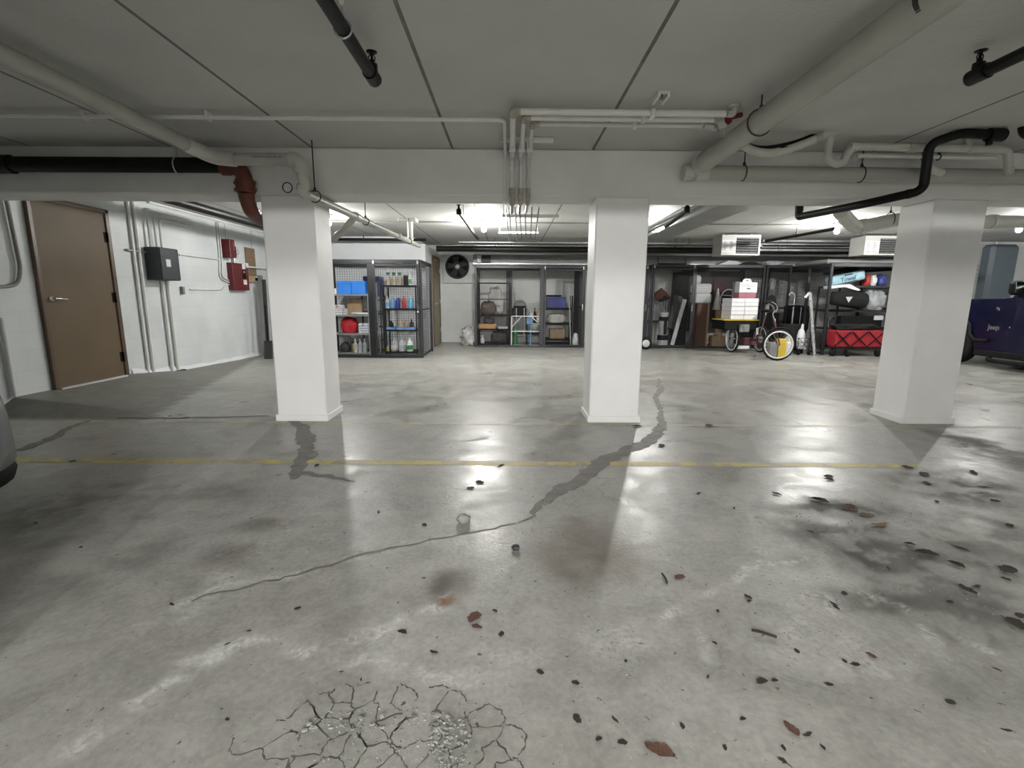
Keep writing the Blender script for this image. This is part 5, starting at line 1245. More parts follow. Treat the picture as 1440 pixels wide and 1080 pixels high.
# wrapped pole, white bag on wire cart
yp_ = 10.10; q0, q1, q2 = A(1147, 488, yp_), A(1141, 411, yp_), A(1134, 419, yp_)
o = MB().tube(bend([(q0.x, yp_, .0), (q1.x, yp_+.05, q1.z), (q2.x, yp_+.05, q2.z)], .05), [.03]*1+[.04]*0+[.036]*7, 10).build('wrapped_pole', 'foil'); tag(o, 'tall pole wrapped in silvery film with a hooked top', 'pole')
t = thing('wire_cart', 'black wire shopping cart holding white bags', 'cart', (A(1128, 494, 10.3).x, 10.3, 0))
x0, x1, _, zt = rect(1120, 461, 1136, 494, 10.3)
for x in (x0, x1):
    for y in (10.22, 10.46): MB().tube([(x, y, .09), (x, y, .36)], .006, 6).build('leg', 'blackm', t)
mb = MB()
for k in range(4):
    z = .10+.085*k; mb.tube([(x0, 10.22, z), (x1, 10.22, z), (x1, 10.46, z), (x0, 10.46, z)], .004, 6, closed=True)
mb.tube([(x0, 10.22, .1), (x1, 10.22, .355)], .005, 6).tube([(x1, 10.22, .1), (x0, 10.22, .355)], .005, 6).build('basket', 'blackm', t)
for x in (x0+.01, x1-.01): 
    for y in (10.20, 10.46): MB().lathe((x-.012, y, .045), [(.045, 0), (.045, .024)], 14, (1, 0, 0)).build('wheel', 'rubber', t)
sack('white plastic bag in the black wire cart', (1123, 463, 1133, 487), 10.285, .10, 'paper', 31, z0=.115, flat=.15, amp=.12)
o = MB().prism([(-.03, 0), (.07, 0), (.05, .26), (.02, .28)], (0, .02, 0), (A(1128, 465, 10.38).x, 10.425, .37)).build('paper_sheet', 'paper'); tag(o, 'folded white sheet poking up from the wire cart', 'paper')
sack('cloudy plastic bag hanging at the cart side', (1133, 466, 1140, 481), 10.46, .10, 'film', 33, z0=.0, flat=.1, amp=.3)
sack('pale bag on the floor between the tricycle wheel and the cart', (1106, 472, 1119, 494), 10.14, .18, 'clothw', 34, z0=.0, flat=.2, amp=.3)

# ---- forward cage contents
yo = 10.75; zo = lambda py: A(1210, py, yo).z
xs0, xs1 = A(1166, 430, yo).x+.0, 8.8
rack('deep_shelf', 'dark shelving in the forward cage by the right pillar', xs0+.12, xs1, yo-.14, yo+.6, zo(402), [zo(402), zo(436), zo(462)], 'greyd', .04, .03)
# paper towel pack, tilted, with lettering
t = thing('towel_pack', 'tilted pale blue pack of paper towels at the top of the forward cage', 'pack', tuple(A(1193, 392, 10.5)))
cc = A(1194, 391, 10.5); ang = R(13); ux = Vector((math.cos(ang), 0, math.sin(ang))); uz = Vector((-math.sin(ang), 0, math.cos(ang)))
Mx = Matrix((ux, Vector((0, 1, 0)), uz)).transposed()
MB().box(cc+Vector((0, .12, 0)), (.72, .24, .20), Mx, .03).build('body', 'towel', t)
text_mesh('Towel', .125, 'lettering', 'ink', t, cc+Vector((0, -.003, 0))-ux*.02-uz*.015, ux, uz, .002)
mb = MB(); mb.box(cc+Vector((0, -.002, 0))+ux*.02-uz*.078, (.30, .003, .012), Mx).box(cc+Vector((0, -.002, 0))+ux*.0+uz*.075, (.17, .003, .035), Mx); mb.build('printed_bars', 'ink', t)
o = MB().prism([(-.30, .02), (.12, .06), (.36, -.06), (.30, -.075), (.02, -.0), (-.30, -.04)], (0, .2, 0), (A(1188, 406, 10.28).x-.02, 10.28, A(1188, 405, 10.28).z+.02)).build('white_sheet', 'paper'); tag(o, 'white sheet drooping under the pale blue towel pack', 'sheet')
o = MB().box((A(1194, 381, 10.75).x, 11.0, A(1194, 380, 10.75).z), (.62, .3, .07), Matrix.Rotation(-R(12), 3, 'Y'), .01).build('dark_tray', 'blackm'); tag(o, 'dark flat tray lying behind the towel pack', 'tray')
zs_ = zo(402)
sack('red and white packet on the top shelf of the forward cage', (1218, 385, 1226, 401), yo-.12, .2, 'redpl', 41, z0=zs_, flat=.2, amp=.25, name='packet', cat='packet')
sack('pale packet beside the red one on the top shelf', (1227, 387, 1235.5, 401), yo-.12, .2, 'paper', 42, z0=zs_, flat=.2, amp=.25, name='packet', cat='packet')
sack('blue and white packet beside the right pillar on the top shelf', (1237, 386, 1250, 401), yo-.12, .2, 'bluebin', 43, z0=zs_, flat=.2, amp=.25, name='packet', cat='packet')
# black duffel with triangle
t = thing('black_duffel', 'long black duffel bag with a white triangle in the forward cage', 'bag', tuple(A(1193, 434, 10.45)))
a, b_ = A(1168, 419, 10.41), A(1217, 423, 10.41)
MB().tube([a, a.lerp(b_, .06), a.lerp(b_, .4), a.lerp(b_, .8), a.lerp(b_, .95), b_], [.08, .14, .165, .185, .16, .09], 18).build('body', 'clothb', t)
tc_ = A(1193.5, 421, 10.23); MB().prism([(-.07, .05), (.075, .055), (.0, -.065)], (0, .004, 0), (tc_.x, 10.222, tc_.z)).build('triangle_mark', 'greyl', t)
sack('clear bluish plastic bag of items on the middle shelf', (1222, 408, 1250, 436), yo-.12, .3, 'film', 44, z0=zo(436), flat=.2, amp=.35)
for px, r_, m, lb in ((1181, 46, 'cloth', 'dark crumpled bag under the black duffel, at the cage post'), (1194, 47, 'clothb', 'black crumpled bag under the middle of the duffel'), (1207, 48, 'cloth', 'dark crumpled bag under the end of the duffel')):
    sack(lb, (px-4.5, 447, px+4.5, 462), yo-.1, .3, m, r_, z0=zo(462), flat=.2, amp=.2)
carton('black tote above the red wagon', (1182, 445, 1240, 463), 10.40, .14, 'blackm', None, cat='tote', name='storage_tote', lid='blackm')
o = MB().span((A(1229, 447, 10.36).x, 10.355, A(1235, 450, 10.36).z), (A(1242, 447, 10.36).x, 10.365, A(1235, 444, 10.36).z)).build('label_card', 'greyl'); tag(o, 'pale label card on the black tote', 'label')
# red wagon
t = thing('folding_wagon', 'red canvas wagon with black crossed bars at the forward cage', 'wagon', (A(1206, 496, 10.0).x, 10.1, 0))
yw = 9.98; x0, x1, zb3, zt3 = rect(1173, 465, 1243, 489, yw)
MB().span((x0+.05, yw+.02, zb3), (x1, yw+.44, zt3), .02).build('canvas', 'wagon', t)
mb = MB(); n = 3; w_ = (x1-x0)/n
for k in range(n):
    a = x0+w_*k; mb.bar((a+.02, yw, zb3+.03), (a+w_, yw, zt3-.02), .016).bar((a+.02, yw, zt3-.02), (a+w_, yw, zb3+.03), .016)
mb.build('cross_bars', 'blackm', t)
MB().tube([(x0, yw+.01, zb3), (x1, yw+.01, zb3), (x1, yw+.44, zb3), (x0, yw+.44, zb3)], .012, 8, closed=True).build('base_frame', 'blackm', t)
for x in (x0+.06, x0+.30, x1-.1):
    wl = MB().lathe((x-.015, yw+(.0 if x > x0+.2 else .08), .075), [(.04, -.005), (.075, 0), (.075, .035), (.04, .04)], 16, (1, 0, 0) if x > x0+.2 else (0, -1, 0)).build('wheel', 'rubber', t)
    MB().tube([(x, yw+(.0 if x > x0+.2 else .06), .08), (x, yw+.02, zb3)], .012, 8).build('fork', 'greyd', wl)
MB().tube(bend([(x0, yw+.2, zb3), (x0-.10, yw+.1, zb3+.12), (x0-.12, yw+.1, zt3+.25)], .05), .012, 8).build('pull_handle', 'blackm', t)
sack('black bag heaped in the red wagon', (1180, 456, 1240, 468), yw+.05, .33, 'clothb', 51, z0=zt3+.002, flat=.3, amp=.3)
# things lying on the cage roofs
o = MB().prism([(-.36, 0), (.34, 0), (.30, .035), (.12, .10), (-.05, .115), (-.2, .06)], (0, .35, 0), (A(1035, 374, 11.55).x, 11.8, ZT4+.002)).build('cardboard_scrap', 'greyl'); tag(o, 'pale bent cardboard lying on the cage roof below the heater', 'cardboard')
o = MB().prism([(-.25, 0), (.28, 0), (.1, .065), (-.05, .07)], (0, .2, 0), (A(1056, 374, 11.52).x, 11.54, ZT4+.002)).build('black_bag', 'clothb'); tag(o, 'black flat bag on the cage roof below the heater', 'bag')
sack('clear plastic sheet bunched on the roof above the luggage cage', (1078, 366, 1106, 374), 11.7, .35, 'film', 53, z0=ZT4+.002, flat=.2, amp=.3, name='plastic_sheet', cat='sheet')
o = MB().box(((X6+8.6)/2, 11.0, ZT6+.05), (2.0, 1.2, .09), None, .03).build('grey_tarp', 'greym'); tag(o, 'grey tarp folded flat on the roof of the forward cage', 'tarp')
t = thing('roof_hooks', 'thin black frame with two upright prongs on the cage right of the middle pillar', 'frame', (A(944, 374, YW).x, YW+.1, ZT4))
xa, xb = A(925, 370, YW+.1).x, A(965, 370, YW+.1).x; zt = A(945, 362, YW+.1).z
MB().span((xa, YW+.09, ZT4+.001), (xb, YW+.12, ZT4+.03)).build('bar', 'blackm', t)
for x in (xa, xb-.02): MB().tube([(x, YW+.1, ZT4+.02), (x, YW+.1, zt)], .008, 6).build('prong', 'blackm', t)

# ------------------------------------------------------------------ adult tricycle with a loaded cargo bin
def wheel(t, c, axle, r, tyre=.024, white=True):
    axle = Vector(axle).normalized(); u = axle.cross(Vector((0, 0, 1))).normalized(); v = u.cross(axle)
    n = 40; circ = lambda rr, off=0: [Vector(c)+axle*off+(u*math.cos(2*math.pi*k/n)+v*math.sin(2*math.pi*k/n))*rr for k in range(n)]
    wl = MB().tube(circ(r-tyre), tyre, 8, closed=True).build('tyre', 'rubber', t)
    if white: MB().tube(circ(r-tyre*1.9, tyre*.62), tyre*.62, 6, closed=True).tube(circ(r-tyre*1.9, -tyre*.62), tyre*.62, 6, closed=True).build('white_sidewall', 'paper', wl)
    MB().tube(circ(r-tyre*2.3), .011, 6, closed=True).build('rim', 'chrome', wl)
    sp_ = MB()
    for k in range(18):
        a = 2*math.pi*k/18; b_ = a+.25*(1 if k % 2 else -1); d0 = u*math.cos(b_)+v*math.sin(b_); d1 = u*math.cos(a)+v*math.sin(a)
        sp_.tube([Vector(c)+axle*(.02 if k % 2 else -.02)+d0*.02, Vector(c)+d1*(r-tyre*2.3)], .0022, 4, caps=False)
    sp_.build('spokes', 'steel', wl)
    MB().tube([Vector(c)-axle*.05, Vector(c)+axle*.05], .022, 10).build('hub', 'chrome', wl)
    return wl
RW = .30
fwc = A(1094.4, 485.5, 9.28); fwc.z = RW
t = thing('tricycle', 'dark adult tricycle with a whitewall front wheel and a loaded cargo bin', 'tricycle', (fwc.x, 10.0, 0))
wheel(t, fwc, (-.12, -1, 0), RW)
rl = Vector((A(1030, 475, 10.70).x, 10.70, RW)); rr_ = Vector((rl.x+.62, 10.70, RW))
wheel(t, rl, (1, .03, 0), RW); wheel(t, rr_, (1, .03, 0), RW)
ctr = (rl+rr_)/2
hd0, hd1 = A(1088, 447, 9.52), A(1090, 458, 9.47)
fk = MB(); cr = A(1091, 463, 9.40)
fk.tube([hd1, cr], .016, 8)
for s_ in (-1, 1):
    o_ = Vector((.0, s_*.055, 0)); fk.tube([cr+Vector((0, s_*.03, 0)), cr+o_-Vector((0, 0, .05)), fwc+o_], .011, 8)
fk.build('fork', mat('dark_maroon_paint', (.05, .012, .014), .35, coat=.4), t)
fd = []
for k in range(14):
    a = R(15+120*k/13); fd.append(fwc+Vector((-math.cos(a)*(RW+.025)*-1, 0, math.sin(a)*(RW+.025))))
MB().tube(fd, .016, 6).build('fender', 'blackm', t)
bb_ = Vector((fwc.x+.06, 9.95, .30))
fm_ = MB(); fm_.tube([hd0, hd1], .022, 10); fm_.tube(bend([hd1, Vector((fwc.x+.02, 9.75, .42)), bb_, Vector((ctr.x, 10.45, RW)), ctr], .15), .019, 10)
st0 = Vector((bb_.x-.02, 10.12, .30)); st1 = A(1077, 444, 10.2)
fm_.tube([Vector((ctr.x, 10.2, .30)), st1], .016, 8).tube([rl, rr_], .014, 8); fm_.build('frame', 'dark_maroon_paint' if False else MATS['dark_maroon_paint'], t)
MB().tube([st1-Vector((0, 0, .05)), st1+Vector((0, 0, .07))], .013, 8).build('seat_post', 'chrome', t)
MB().blob((st1.x, st1.y+.03, st1.z+.10), (.20, .26, .07), .08, 2, 1, 18, 10).build('seat', 'blackm', t)
MB().tube([hd0, A(1087, 441, 9.53), A(1090, 436, 9.50)], .014, 8).build('handlebar_stem', 'chrome', t)
hb = [A(1077, 424, 9.30), A(1084, 424, 9.34), A(1091, 427, 9.42), A(1094, 433, 9.47), A(1091, 439, 9.50), A(1089, 437, 9.55), A(1088, 431, 9.66), A(1082, 427, 9.80), A(1073, 426, 9.88)]
MB().tube(bend(hb, .06, 4), .012, 8).build('handlebar', 'chrome', t)
MB().tube([hb[0], hb[1]], .017, 8).build('grip', 'rubber', t); MB().tube([hb[-2], hb[-1]], .017, 8).build('grip', 'rubber', t)
MB().lathe(bb_, [(.02, -.09), (.02, .09)], 10, (1, 0, 0)).lathe(bb_+Vector((.05, 0, 0)), [(.09, 0), (.09, .006)], 20, (1, 0, 0)).build('crank', 'chrome', t)
for s_ in (-1, 1): MB().span((bb_.x+s_*.15-.04, bb_.y+s_*.14-.03, bb_.z-.01-s_*.1), (bb_.x+s_*.15+.04, bb_.y+s_*.14+.03, bb_.z+.012-s_*.1)).tube([bb_+Vector((s_*.1, 0, 0)), bb_+Vector((s_*.13, s_*.14, -s_*.1))], .008, 6).build('pedal', 'steel', t)
x0, x1, zb4, zt4 = rect(1018, 449.5, 1066, 464, 10.42)
bn = MB(); YB0, YB1 = 10.42, 11.02
bn.span((x0, YB0, zb4), (x1, YB0+.012, zt4)).span((x0, YB1-.012, zb4), (x1, YB1, zt4)).span((x0, YB0, zb4), (x0+.012, YB1, zt4)).span((x1-.012, YB0, zb4), (x1, YB1, zt4)).span((x0, YB0, zb4), (x1, YB1, zb4+.012))
bn = bn.build('cargo_bin', 'blackm', t)
MB().span((x0-.012, YB0-.012, zt4-.018), (x1+.012, YB1+.012, zt4)).build('bin_lid', 'yellow', bn)
mb = MB()
for x in (ctr.x-.18, ctr.x+.18): mb.tube([(x, 10.70, RW), (x, 10.70, zb4)], .012, 8)
mb.build('bin_support', MATS['dark_maroon_paint'], t)
q = A(1047, 461, 10.38); MB().span((q.x-.10, 10.36, q.z-.09), (q.x+.10, 10.415, q.z+.07), .01).build('light_box', 'greym', t)
q = A(1065, 466, 10.38); MB().span((q.x-.022, 10.38, q.z-.07), (q.x+.022, 10.40, q.z+.07), .004).build('reflector', 'paper', t)
MB().span((ctr.x-.13, 10.52, .17), (ctr.x+.13, 10.85, .33), .01).build('battery_case', 'maroon', t)
q = A(1046, 487.5, 10.45); MB().span((q.x-.13, 10.47, .10), (q.x+.13, 10.48, .165)).build('plate', 'paper', t)
# stacked white flat boxes on the bin
zs0 = zt4+.001; zt5 = rect(1028, 419.5, 1066, 449, 10.5)[3]
xA, xM, xB = A(1028.5, 434, 10.5).x, A(1047, 434, 10.5).x, A(1066, 434, 10.5).x
hb_ = (zt5-zs0)/5
for c_, (xa, xb) in enumerate(((xA, xM-.003), (xM+.003, xB))):
    for k in range(5):
        o = thing('flat_box', 'flat white box in the two-column stack on the tricycle cargo bin', 'box', ((xa+xb)/2, 10.6, zs0+hb_*k), 'stacked flat white boxes on the tricycle')
        MB().span((xa, 10.5, zs0+hb_*k+.001), (xb, 10.98, zs0+hb_*(k+1)-.001), .004).build('body', 'paper', o)
        MB().span((xa+.006, 10.4985, zs0+hb_*k+.004), (xb-.006, 10.50, zs0+hb_*k+.014)).build('edge_print', 'inkg' if k % 2 else 'greyl', o)
t, bb = carton('pink box on top of the stacked flat white boxes', (1039, 411.5, 1063, 419.5), 10.52, .26, 'pink', zt5+.001, seam=False)
zpk = bb[3]
x0, x1, _, zt6 = rect(1040, 397, 1065, 411.5, 10.54)
t = thing('gable_carton', 'white carton with an arched carrying handle on the pink box', 'box', ((x0+x1)/2, 10.6, zpk))
MB().span((x0, 10.54, zpk+.001), (x1, 10.76, zt6), .006).build('body', 'paper', t)
xm = (x0+x1)/2; hp = [(-.10, 0), (.10, 0), (.085, .05), (.05, .08), (-.05, .08), (-.085, .05)]
MB().prism(hp, (0, .012, 0), (xm, 10.62, zt6)).build('handle_flap', 'paper', t)
mb = MB(); mb.span((xm-.035, 10.537, zpk+.07), (xm+.045, 10.54, zpk+.10)).span((xm-.03, 10.6185, zt6+.03), (xm+.03, 10.62, zt6+.05))
for k in range(2): mb.span((x0+.03, 10.538, zt6-.05-.03*k), (x1-.03, 10.54, zt6-.042-.03*k))
mb.build('printing', 'inkg', t)
t, bb = carton('grey carton behind the arched-handle carton', (1034, 396, 1046, 412), 10.80, .15, 'greym', zt5+.001)
# yellow and grey boxes on the floor behind the front wheel
carton('yellow box on the floor behind the tricycle front wheel', (1095, 477, 1106, 498), 9.60, .16, 'yellow', 0, seam=False)
carton('grey box on the floor left of the yellow box', (1083, 482, 1093.5, 498), 9.60, .14, 'greym', 0, seam=False)
sack('white bag on the floor right of the yellow box', (1106, 480, 1114, 497), 9.85, .14, 'paper', 61, z0=0, flat=.2, amp=.25)

# ------------------------------------------------------------------ blue off-road car, right
XS, YNOSE = 8.35, 9.75                       # its left flank and its nose; it points away from the viewpoint
def LZ(px, py, out=0.0):
    v = XP(px, py, XS-out); return Vector((YNOSE-v.y, -out, v.z))
zh = LZ(1385, 420).z; zb5 = LZ(1400, 494).z; zr = LZ(1400, 503).z
YC, YC2 = 0.0, 1.72
xw = .56; xc = 1.52; XF, XE, xr2 = 0.0, 3.75, 3.0
RWC = .385
t = thing('blue_car', 'dark blue off-road car parked beyond the right pillar', 'car', (0, 0, 0))
ctop = zh+.02
mb = MB()
prof = [(XF, zb5+.05), (XF, zh-.10), (XF+.06, zh-.02), (xc-.10, zh), (xc+.02, ctop), (XE, ctop), (XE, zb5)]
low = [(xr2+.47, zb5)]+[(xr2+.44*math.cos(k*math.pi/8), max(zb5, .40+.44*math.sin(k*math.pi/8))) for k in range(1, 8)]+[(xr2-.46, zb5), (xw+.46, zb5)]+[(xw+.44*math.cos(k*math.pi/8), max(zb5, .40+.44*math.sin(k*math.pi/8))) for k in range(1, 8)]+[(xw-.47, zb5+.05)]
from mathutils.geometry import tessellate_polygon
P = [(p[0], YC, p[1]) for p in prof+low]; n = len(P); Q = [(p[0], YC2, p[2]) for p in P]
for pts3 in (P, Q): mb.add(pts3, [tuple(f) for f in tessellate_polygon([[Vector(p) for p in pts3]])])
mb.add(P+Q, [(i, (i+1) % n, n+(i+1) % n, n+i) for i in range(n)])
mb.build('body', 'carpaint', t)
MB().span((XF-.12, .1, .48), (XF, YC2-.1, .72), .02).build('bumper', 'blackm', t)
MB().span((xw+.48, -.02, zr), (xr2-.48, .1, zb5), .01).build('rocker_panel', 'blackm', t)
MB().tube(bend([(xw+.75, .05, zr+.02), (xw+.8, -.06, zr-.05), (xr2-.6, -.06, zr-.05), (xr2-.55, .05, zr+.02)], .05), .035, 10).build('side_step', 'blackm', t)
MB().span((XF+.2, .25, .30), (XE-.2, YC2-.25, zb5), .02).build('chassis', 'blackm', t)
for cx in (xw, xr2):
    for ys_, sg in ((YC, -1), (YC2, 1)):
        c_ = (cx, ys_-sg*.10, RWC)
        wl = MB().lathe(c_, [(.24, -.11), (.34, -.12), (RWC, -.09), (RWC, .09), (.34, .12), (.24, .11)], 28, (0, sg, 0)).build('tyre', 'rubber', t)
        MB().lathe(c_, [(.24, .0), (.23, .07), (.20, .05), (.07, .09), (.05, .10)], 20, (0, sg, 0)).build('wheel_rim', 'greyl', wl)
        f2 = [(cx+.47*math.cos(math.pi*k/12), ys_+sg*.03, max(zb5+.02, .40+.47*math.sin(math.pi*k/12))) for k in range(13)]
        if cx == xw and sg < 0: f2 = [LZ(1389, 479, .03), LZ(1370, 478, .03), LZ(1363, 470, .03)]+[p for p in f2 if p[0] < LZ(1363, 470, .03).x-.02]
        MB().tube(f2, .030, 8).build('fender_flare', 'blackm', t)
zroof = 1.82; xt = xc+.42
mb = MB()
for y in (.07, YC2-.07): mb.bar((xc+.02, y, zh), (xt, y, zroof), .05, .07)
mb.bar((xt, .04, zroof), (xt, YC2-.04, zroof), .06); mb.build('windscreen_frame', 'carpaint', t)
MB().add([(xc+.02, .1, zh+.02), (xc+.02, YC2-.1, zh+.02), (xt, YC2-.1, zroof), (xt, .1, zroof)], [(0, 1, 2, 3)]).build('windscreen', 'glassd', t)
MB().span((xt, .04, zroof-.04), (XE, YC2-.04, zroof+.02), .03).build('roof', 'blackm', t)
for y in (.06, YC2-.09): MB().span((xt+.10, y, zh+.03), (XE-.05, y+.03, zroof-.05)).build('side_window', 'glassd', t)
MB().span((xc+.10, -.008, zb5+.06), (xc+1.05, .0, zh+.01), .003).build('door', 'carpaint', t)
m0 = LZ(1429, 405, .12)
mh = MB().box(m0, (.13, .20, .23), None, .045).build('mirror_housing', 'blackm', t)
MB().box(m0+Vector((.066, -.0, .012)), (.006, .145, .17), Matrix.Rotation(R(-6), 3, 'Y'), .002).build('mirror_glass', 'mirror', mh)
MB().span((m0.x-.02, -.06, m0.z-.16), (m0.x+.05, 0, m0.z-.07), .01).build('mirror_arm', 'blackm', t)
q = LZ(1404.5, 434.5); MB().box((q.x, -.012, q.z), (.07, .024, .05), Matrix.Rotation(R(20), 3, 'Y'), .008).build('hood_latch', 'chrome', t)
q = LZ(1397.5, 460.5); text_mesh('Jeep', .12, 'badge', 'steel', t, (q.x, -.003, q.z), (1, 0, 0), (0, 0, 1), .001)
q = LZ(1397, 451.5); MB().span((q.x-.12, -.004, q.z-.006), (q.x+.12, 0, q.z+.006)).build('trim_vent', 'blackm', t)
q = LZ(1420, 460.5); MB().lathe((q.x, 0, q.z), [(.014, 0), (.014, .004)], 10, (0, -1, 0)).build('rivet_cap', 'steel', t)
for y in (.25, YC2-.25): MB().lathe((XF, y, zh-.22), [(.10, 0), (.10, .03), (.06, .045)], 18, (-1, 0, 0)).build('headlamp', 'greyl', t)
gr = MB()
for k in range(7): gr.span((XF-.012, .45+k*.12, zh-.36), (XF, .50+k*.12, zh-.12))
gr.build('grille', 'blackm', t)
MB().lathe((XE, YC2/2, .95), [(.25, 0), (.37, .02), (.385, .06), (.385, .18), (.30, .2), (.15, .19)], 24, (1, 0, 0)).build('spare_wheel', 'rubber', t)
t.location = (XS, YNOSE, 0); t.rotation_euler = (0, 0, -math.pi/2)

# ------------------------------------------------------------------ silver car corner, left
t = thing('silver_car', 'silver grey car whose bumper corner shows at the left edge', 'car', (-3.9, .9, 0))
def plan(inset, top=0):
    x0, x1, y0, y1, r = -4.50+inset, -2.735-inset, -1.45+inset, 2.90-inset, .50
    out = []
    for cx, cy, a0 in ((x1-r, y1-r, 0), (x0+r, y1-r, 90), (x0+r, y0+r, 180), (x1-r, y0+r, 270)):
        for k in range(9): a = R(a0+90*k/8); out.append((cx+r*math.cos(a), cy+r*math.sin(a)))
    return out
def loft(secs):
    mb = MB(); n = 36; vs = []
    for z, ins in secs: vs += [(x, y, z) for x, y in plan(ins)]
    mb.add(vs, [(i*n+k, i*n+(k+1) % n, (i+1)*n+(k+1) % n, (i+1)*n+k) for i in range(len(secs)-1) for k in range(n)], True)
    mb.add(vs[:n], [tuple(range(n))[::-1]]); mb.add(vs[-n:], [tuple(range(n))]); return mb
loft([(.225, .010), (.24, .0), (.36, .0), (.50, .005), (.60, .014), (.66, .028), (.75, .05), (.88, .09), (.98, .15), (1.02, .22)]).build('body', 'carsil', t)
loft([(.085, .11), (.11, .05), (.14, .012), (.19, .002), (.228, .012)]).build('lower_bumper', 'blackm', t)
loft([(1.0, .28), (1.2, .36), (1.42, .44), (1.46, .48)]).build('cabin_glass', 'glassd', t)
for x, sg in ((-4.36, -1), (-2.87, 1)):
    for y in (2.15, -.55):
        wl = MB().lathe((x, y, .32), [(.2, -.10), (.29, -.11), (.32, -.08), (.32, .08), (.29, .11), (.2, .11)], 24, (sg, 0, 0)).build('tyre', 'rubber', t); MB().lathe((x, y, .32), [(.2, .02), (.19, .09), (.05, .10)], 18, (sg, 0, 0)).build('wheel_rim', 'greyl', wl)

# ------------------------------------------------------------------ service wall at the far right
YS = 11.25
struct(MB().span((9.4, YS, 0), (XR, YS+.12, ZC)).build('wall_service', 'wallb'))
t = thing('wall_locker', 'tall blue-grey locker with rounded corners behind the blue car', 'locker', tuple(A(1416, 470, YS-.3)))
a, b_ = A(1398, 343, YS-.3), A(1437, 343, YS-.3); a2 = A(1394, 440, YS-.3)
MB().span((a.x, YS-.3, .9), (b_.x, YS, a.z), .06).build('body', mat('blue_grey_enamel', (.10, .125, .15), .5, var=.05), t)
MB().span((a.x+.05, YS-.312, .96), (b_.x-.05, YS-.3, a.z-.07), .01).build('door', MATS['blue_grey_enamel'], t)
for k in range(3):
    z = A(1390, 373+5.5*k, YS-.04).z
    o = MB().tube([(A(1362, 376, YS-.04).x, YS-.04, z), (A(1397, 376, YS-.04).x, YS-.04, z)], .018, 8).build('wall_conduit', 'greyl'); tag(o, 'short level conduit on the far right wall left of the locker', 'conduit', 'level conduits left of the locker')
t = thing('wall_hatch', 'pale hatch with a round brown patch below the level conduits', 'hatch', tuple(A(1386, 412, YS)))
x0, x1, z0, z1 = *rect(1374, 388, 1396, 416, YS-.03)[:2], *rect(1374, 388, 1396, 416, YS-.03)[2:]
MB().span((x0, YS-.03, z0), (x1, YS, z1), .005).build('plate', 'greyl', t); MB().lathe(((x0+x1)/2, YS-.03, (z0+z1)/2), [(.13, 0), (.12, .012)], 18, (0, -1, 0)).build('round_cap', 'ply', t)
o = MB().tube(bend([(A(1366, 331, YS-.05).x, YS-.05, A(1366, 331, YS-.05).z), (A(1400, 331, YS-.05).x, YS-.05, A(1400, 331, YS-.05).z), (A(1404, 331, YS-.05).x, YS-.05, a.z)], .12), .022, 8).build('bent_conduit', 'white'); tag(o, 'white conduit bending down into the blue-grey locker', 'conduit')

# ------------------------------------------------------------------ dead leaves and grit on the floor
def leaf_mesh(kind, seed):
    rnd = random.Random(seed); n = 9; vs = []; fs = []; wd = (.34, .42, .22)[kind]; curl = rnd.uniform(.10, .28)
    for i in range(n):
        u = i/(n-1); hw = wd*math.sin(math.pi*min(1, u*.96+.03))**.75*(1-.25*u)*(1+.15*rnd.uniform(-1, 1)); y = u-.5; x = .08*math.sin(u*4+seed)
        z0 = .02+curl*.35*(1-math.cos((u-.5)*2.2))
        vs += [(x-hw, y, z0+curl*hw*1.2), (x, y, z0), (x+hw*rnd.uniform(.8, 1), y, z0+curl*hw*rnd.uniform(.4, 1.6))]
    for i in range(n-1):
        for k in range(2): fs.append((3*i+k, 3*i+k+1, 3*i+k+4, 3*i+k+3))
    mb = MB(); mb.add(vs, fs, True); mb.tube([(vs[1][0], -.5, .02), (vs[1][0]-.03, -.68, .05)], .012, 4); return mb
protos = {}
for kd in range(3):
    for mi, m in enumerate(('leaf', 'leafd', 'leaft')):
        o = leaf_mesh(kd, kd*3+mi+1).build('dry_leaf', m); protos[(kd, m)] = o
used = set()
def place_leaf(px, py, sz, m='leafd', lb=None, kd=None, rnd=random.Random(12)):
    kd = rnd.randrange(3) if kd is None else kd
    pr_ = protos[(kd, m)]
    if (kd, m) in used: o = pr_.copy(); COL.objects.link(o)
    else: o = pr_; used.add((kd, m))
    p = F(px, py); s_ = (F(px+sz/2, py)-F(px-sz/2, py)).length*1.15
    o.location = (p.x, p.y, .001); o.rotation_euler = (0, 0, rnd.uniform(0, 6.28)); o.scale = (s_, s_, s_)
    if lb: tag(o, lb, 'leaf')
    else: tag(o, 'small dark dead leaf lying among the scattered leaves on the concrete', 'leaf', 'scattered dead leaves')
place_leaf(666, 869, 22, 'leaf', 'broad red-brown leaf on the floor, upper one of the touching pair', 1)
place_leaf(671, 882, 14, 'leaf', 'red-brown leaf with its stalk towards the viewer, lower one of the touching pair', 0)
place_leaf(566, 890, 13, 'leafd', 'dark curled leaf on the floor left of the red-brown pair', 0)
place_leaf(926, 1055, 34, 'leaf', 'largest brown leaf, folded, nearest the viewer', 0)
place_leaf(1113, 1025, 22, 'leaf', 'brown leaf on the floor near the viewer, right of the largest leaf', 0)
place_leaf(955, 812, 15, 'leaf', 'brown leaf on the bare floor beside the thin twig', 1)
place_leaf(1235, 738, 24, 'leaft', 'tan slender leaf on the damp stained floor', 2)
place_leaf(1196, 716, 20, 'leaf', 'reddish leaf on the damp stain, before the tan slender one', 1)
place_leaf(1219, 725, 18, 'leaf', 'reddish leaf touching the damp stain beside the tan slender one', 0)
place_leaf(1153, 705, 20, 'leafd', 'dark leaf at the upper edge of the damp stain', 0)
place_leaf(1432, 880, 26, 'leafd', 'large dark leaf at the right edge of the floor', 1)
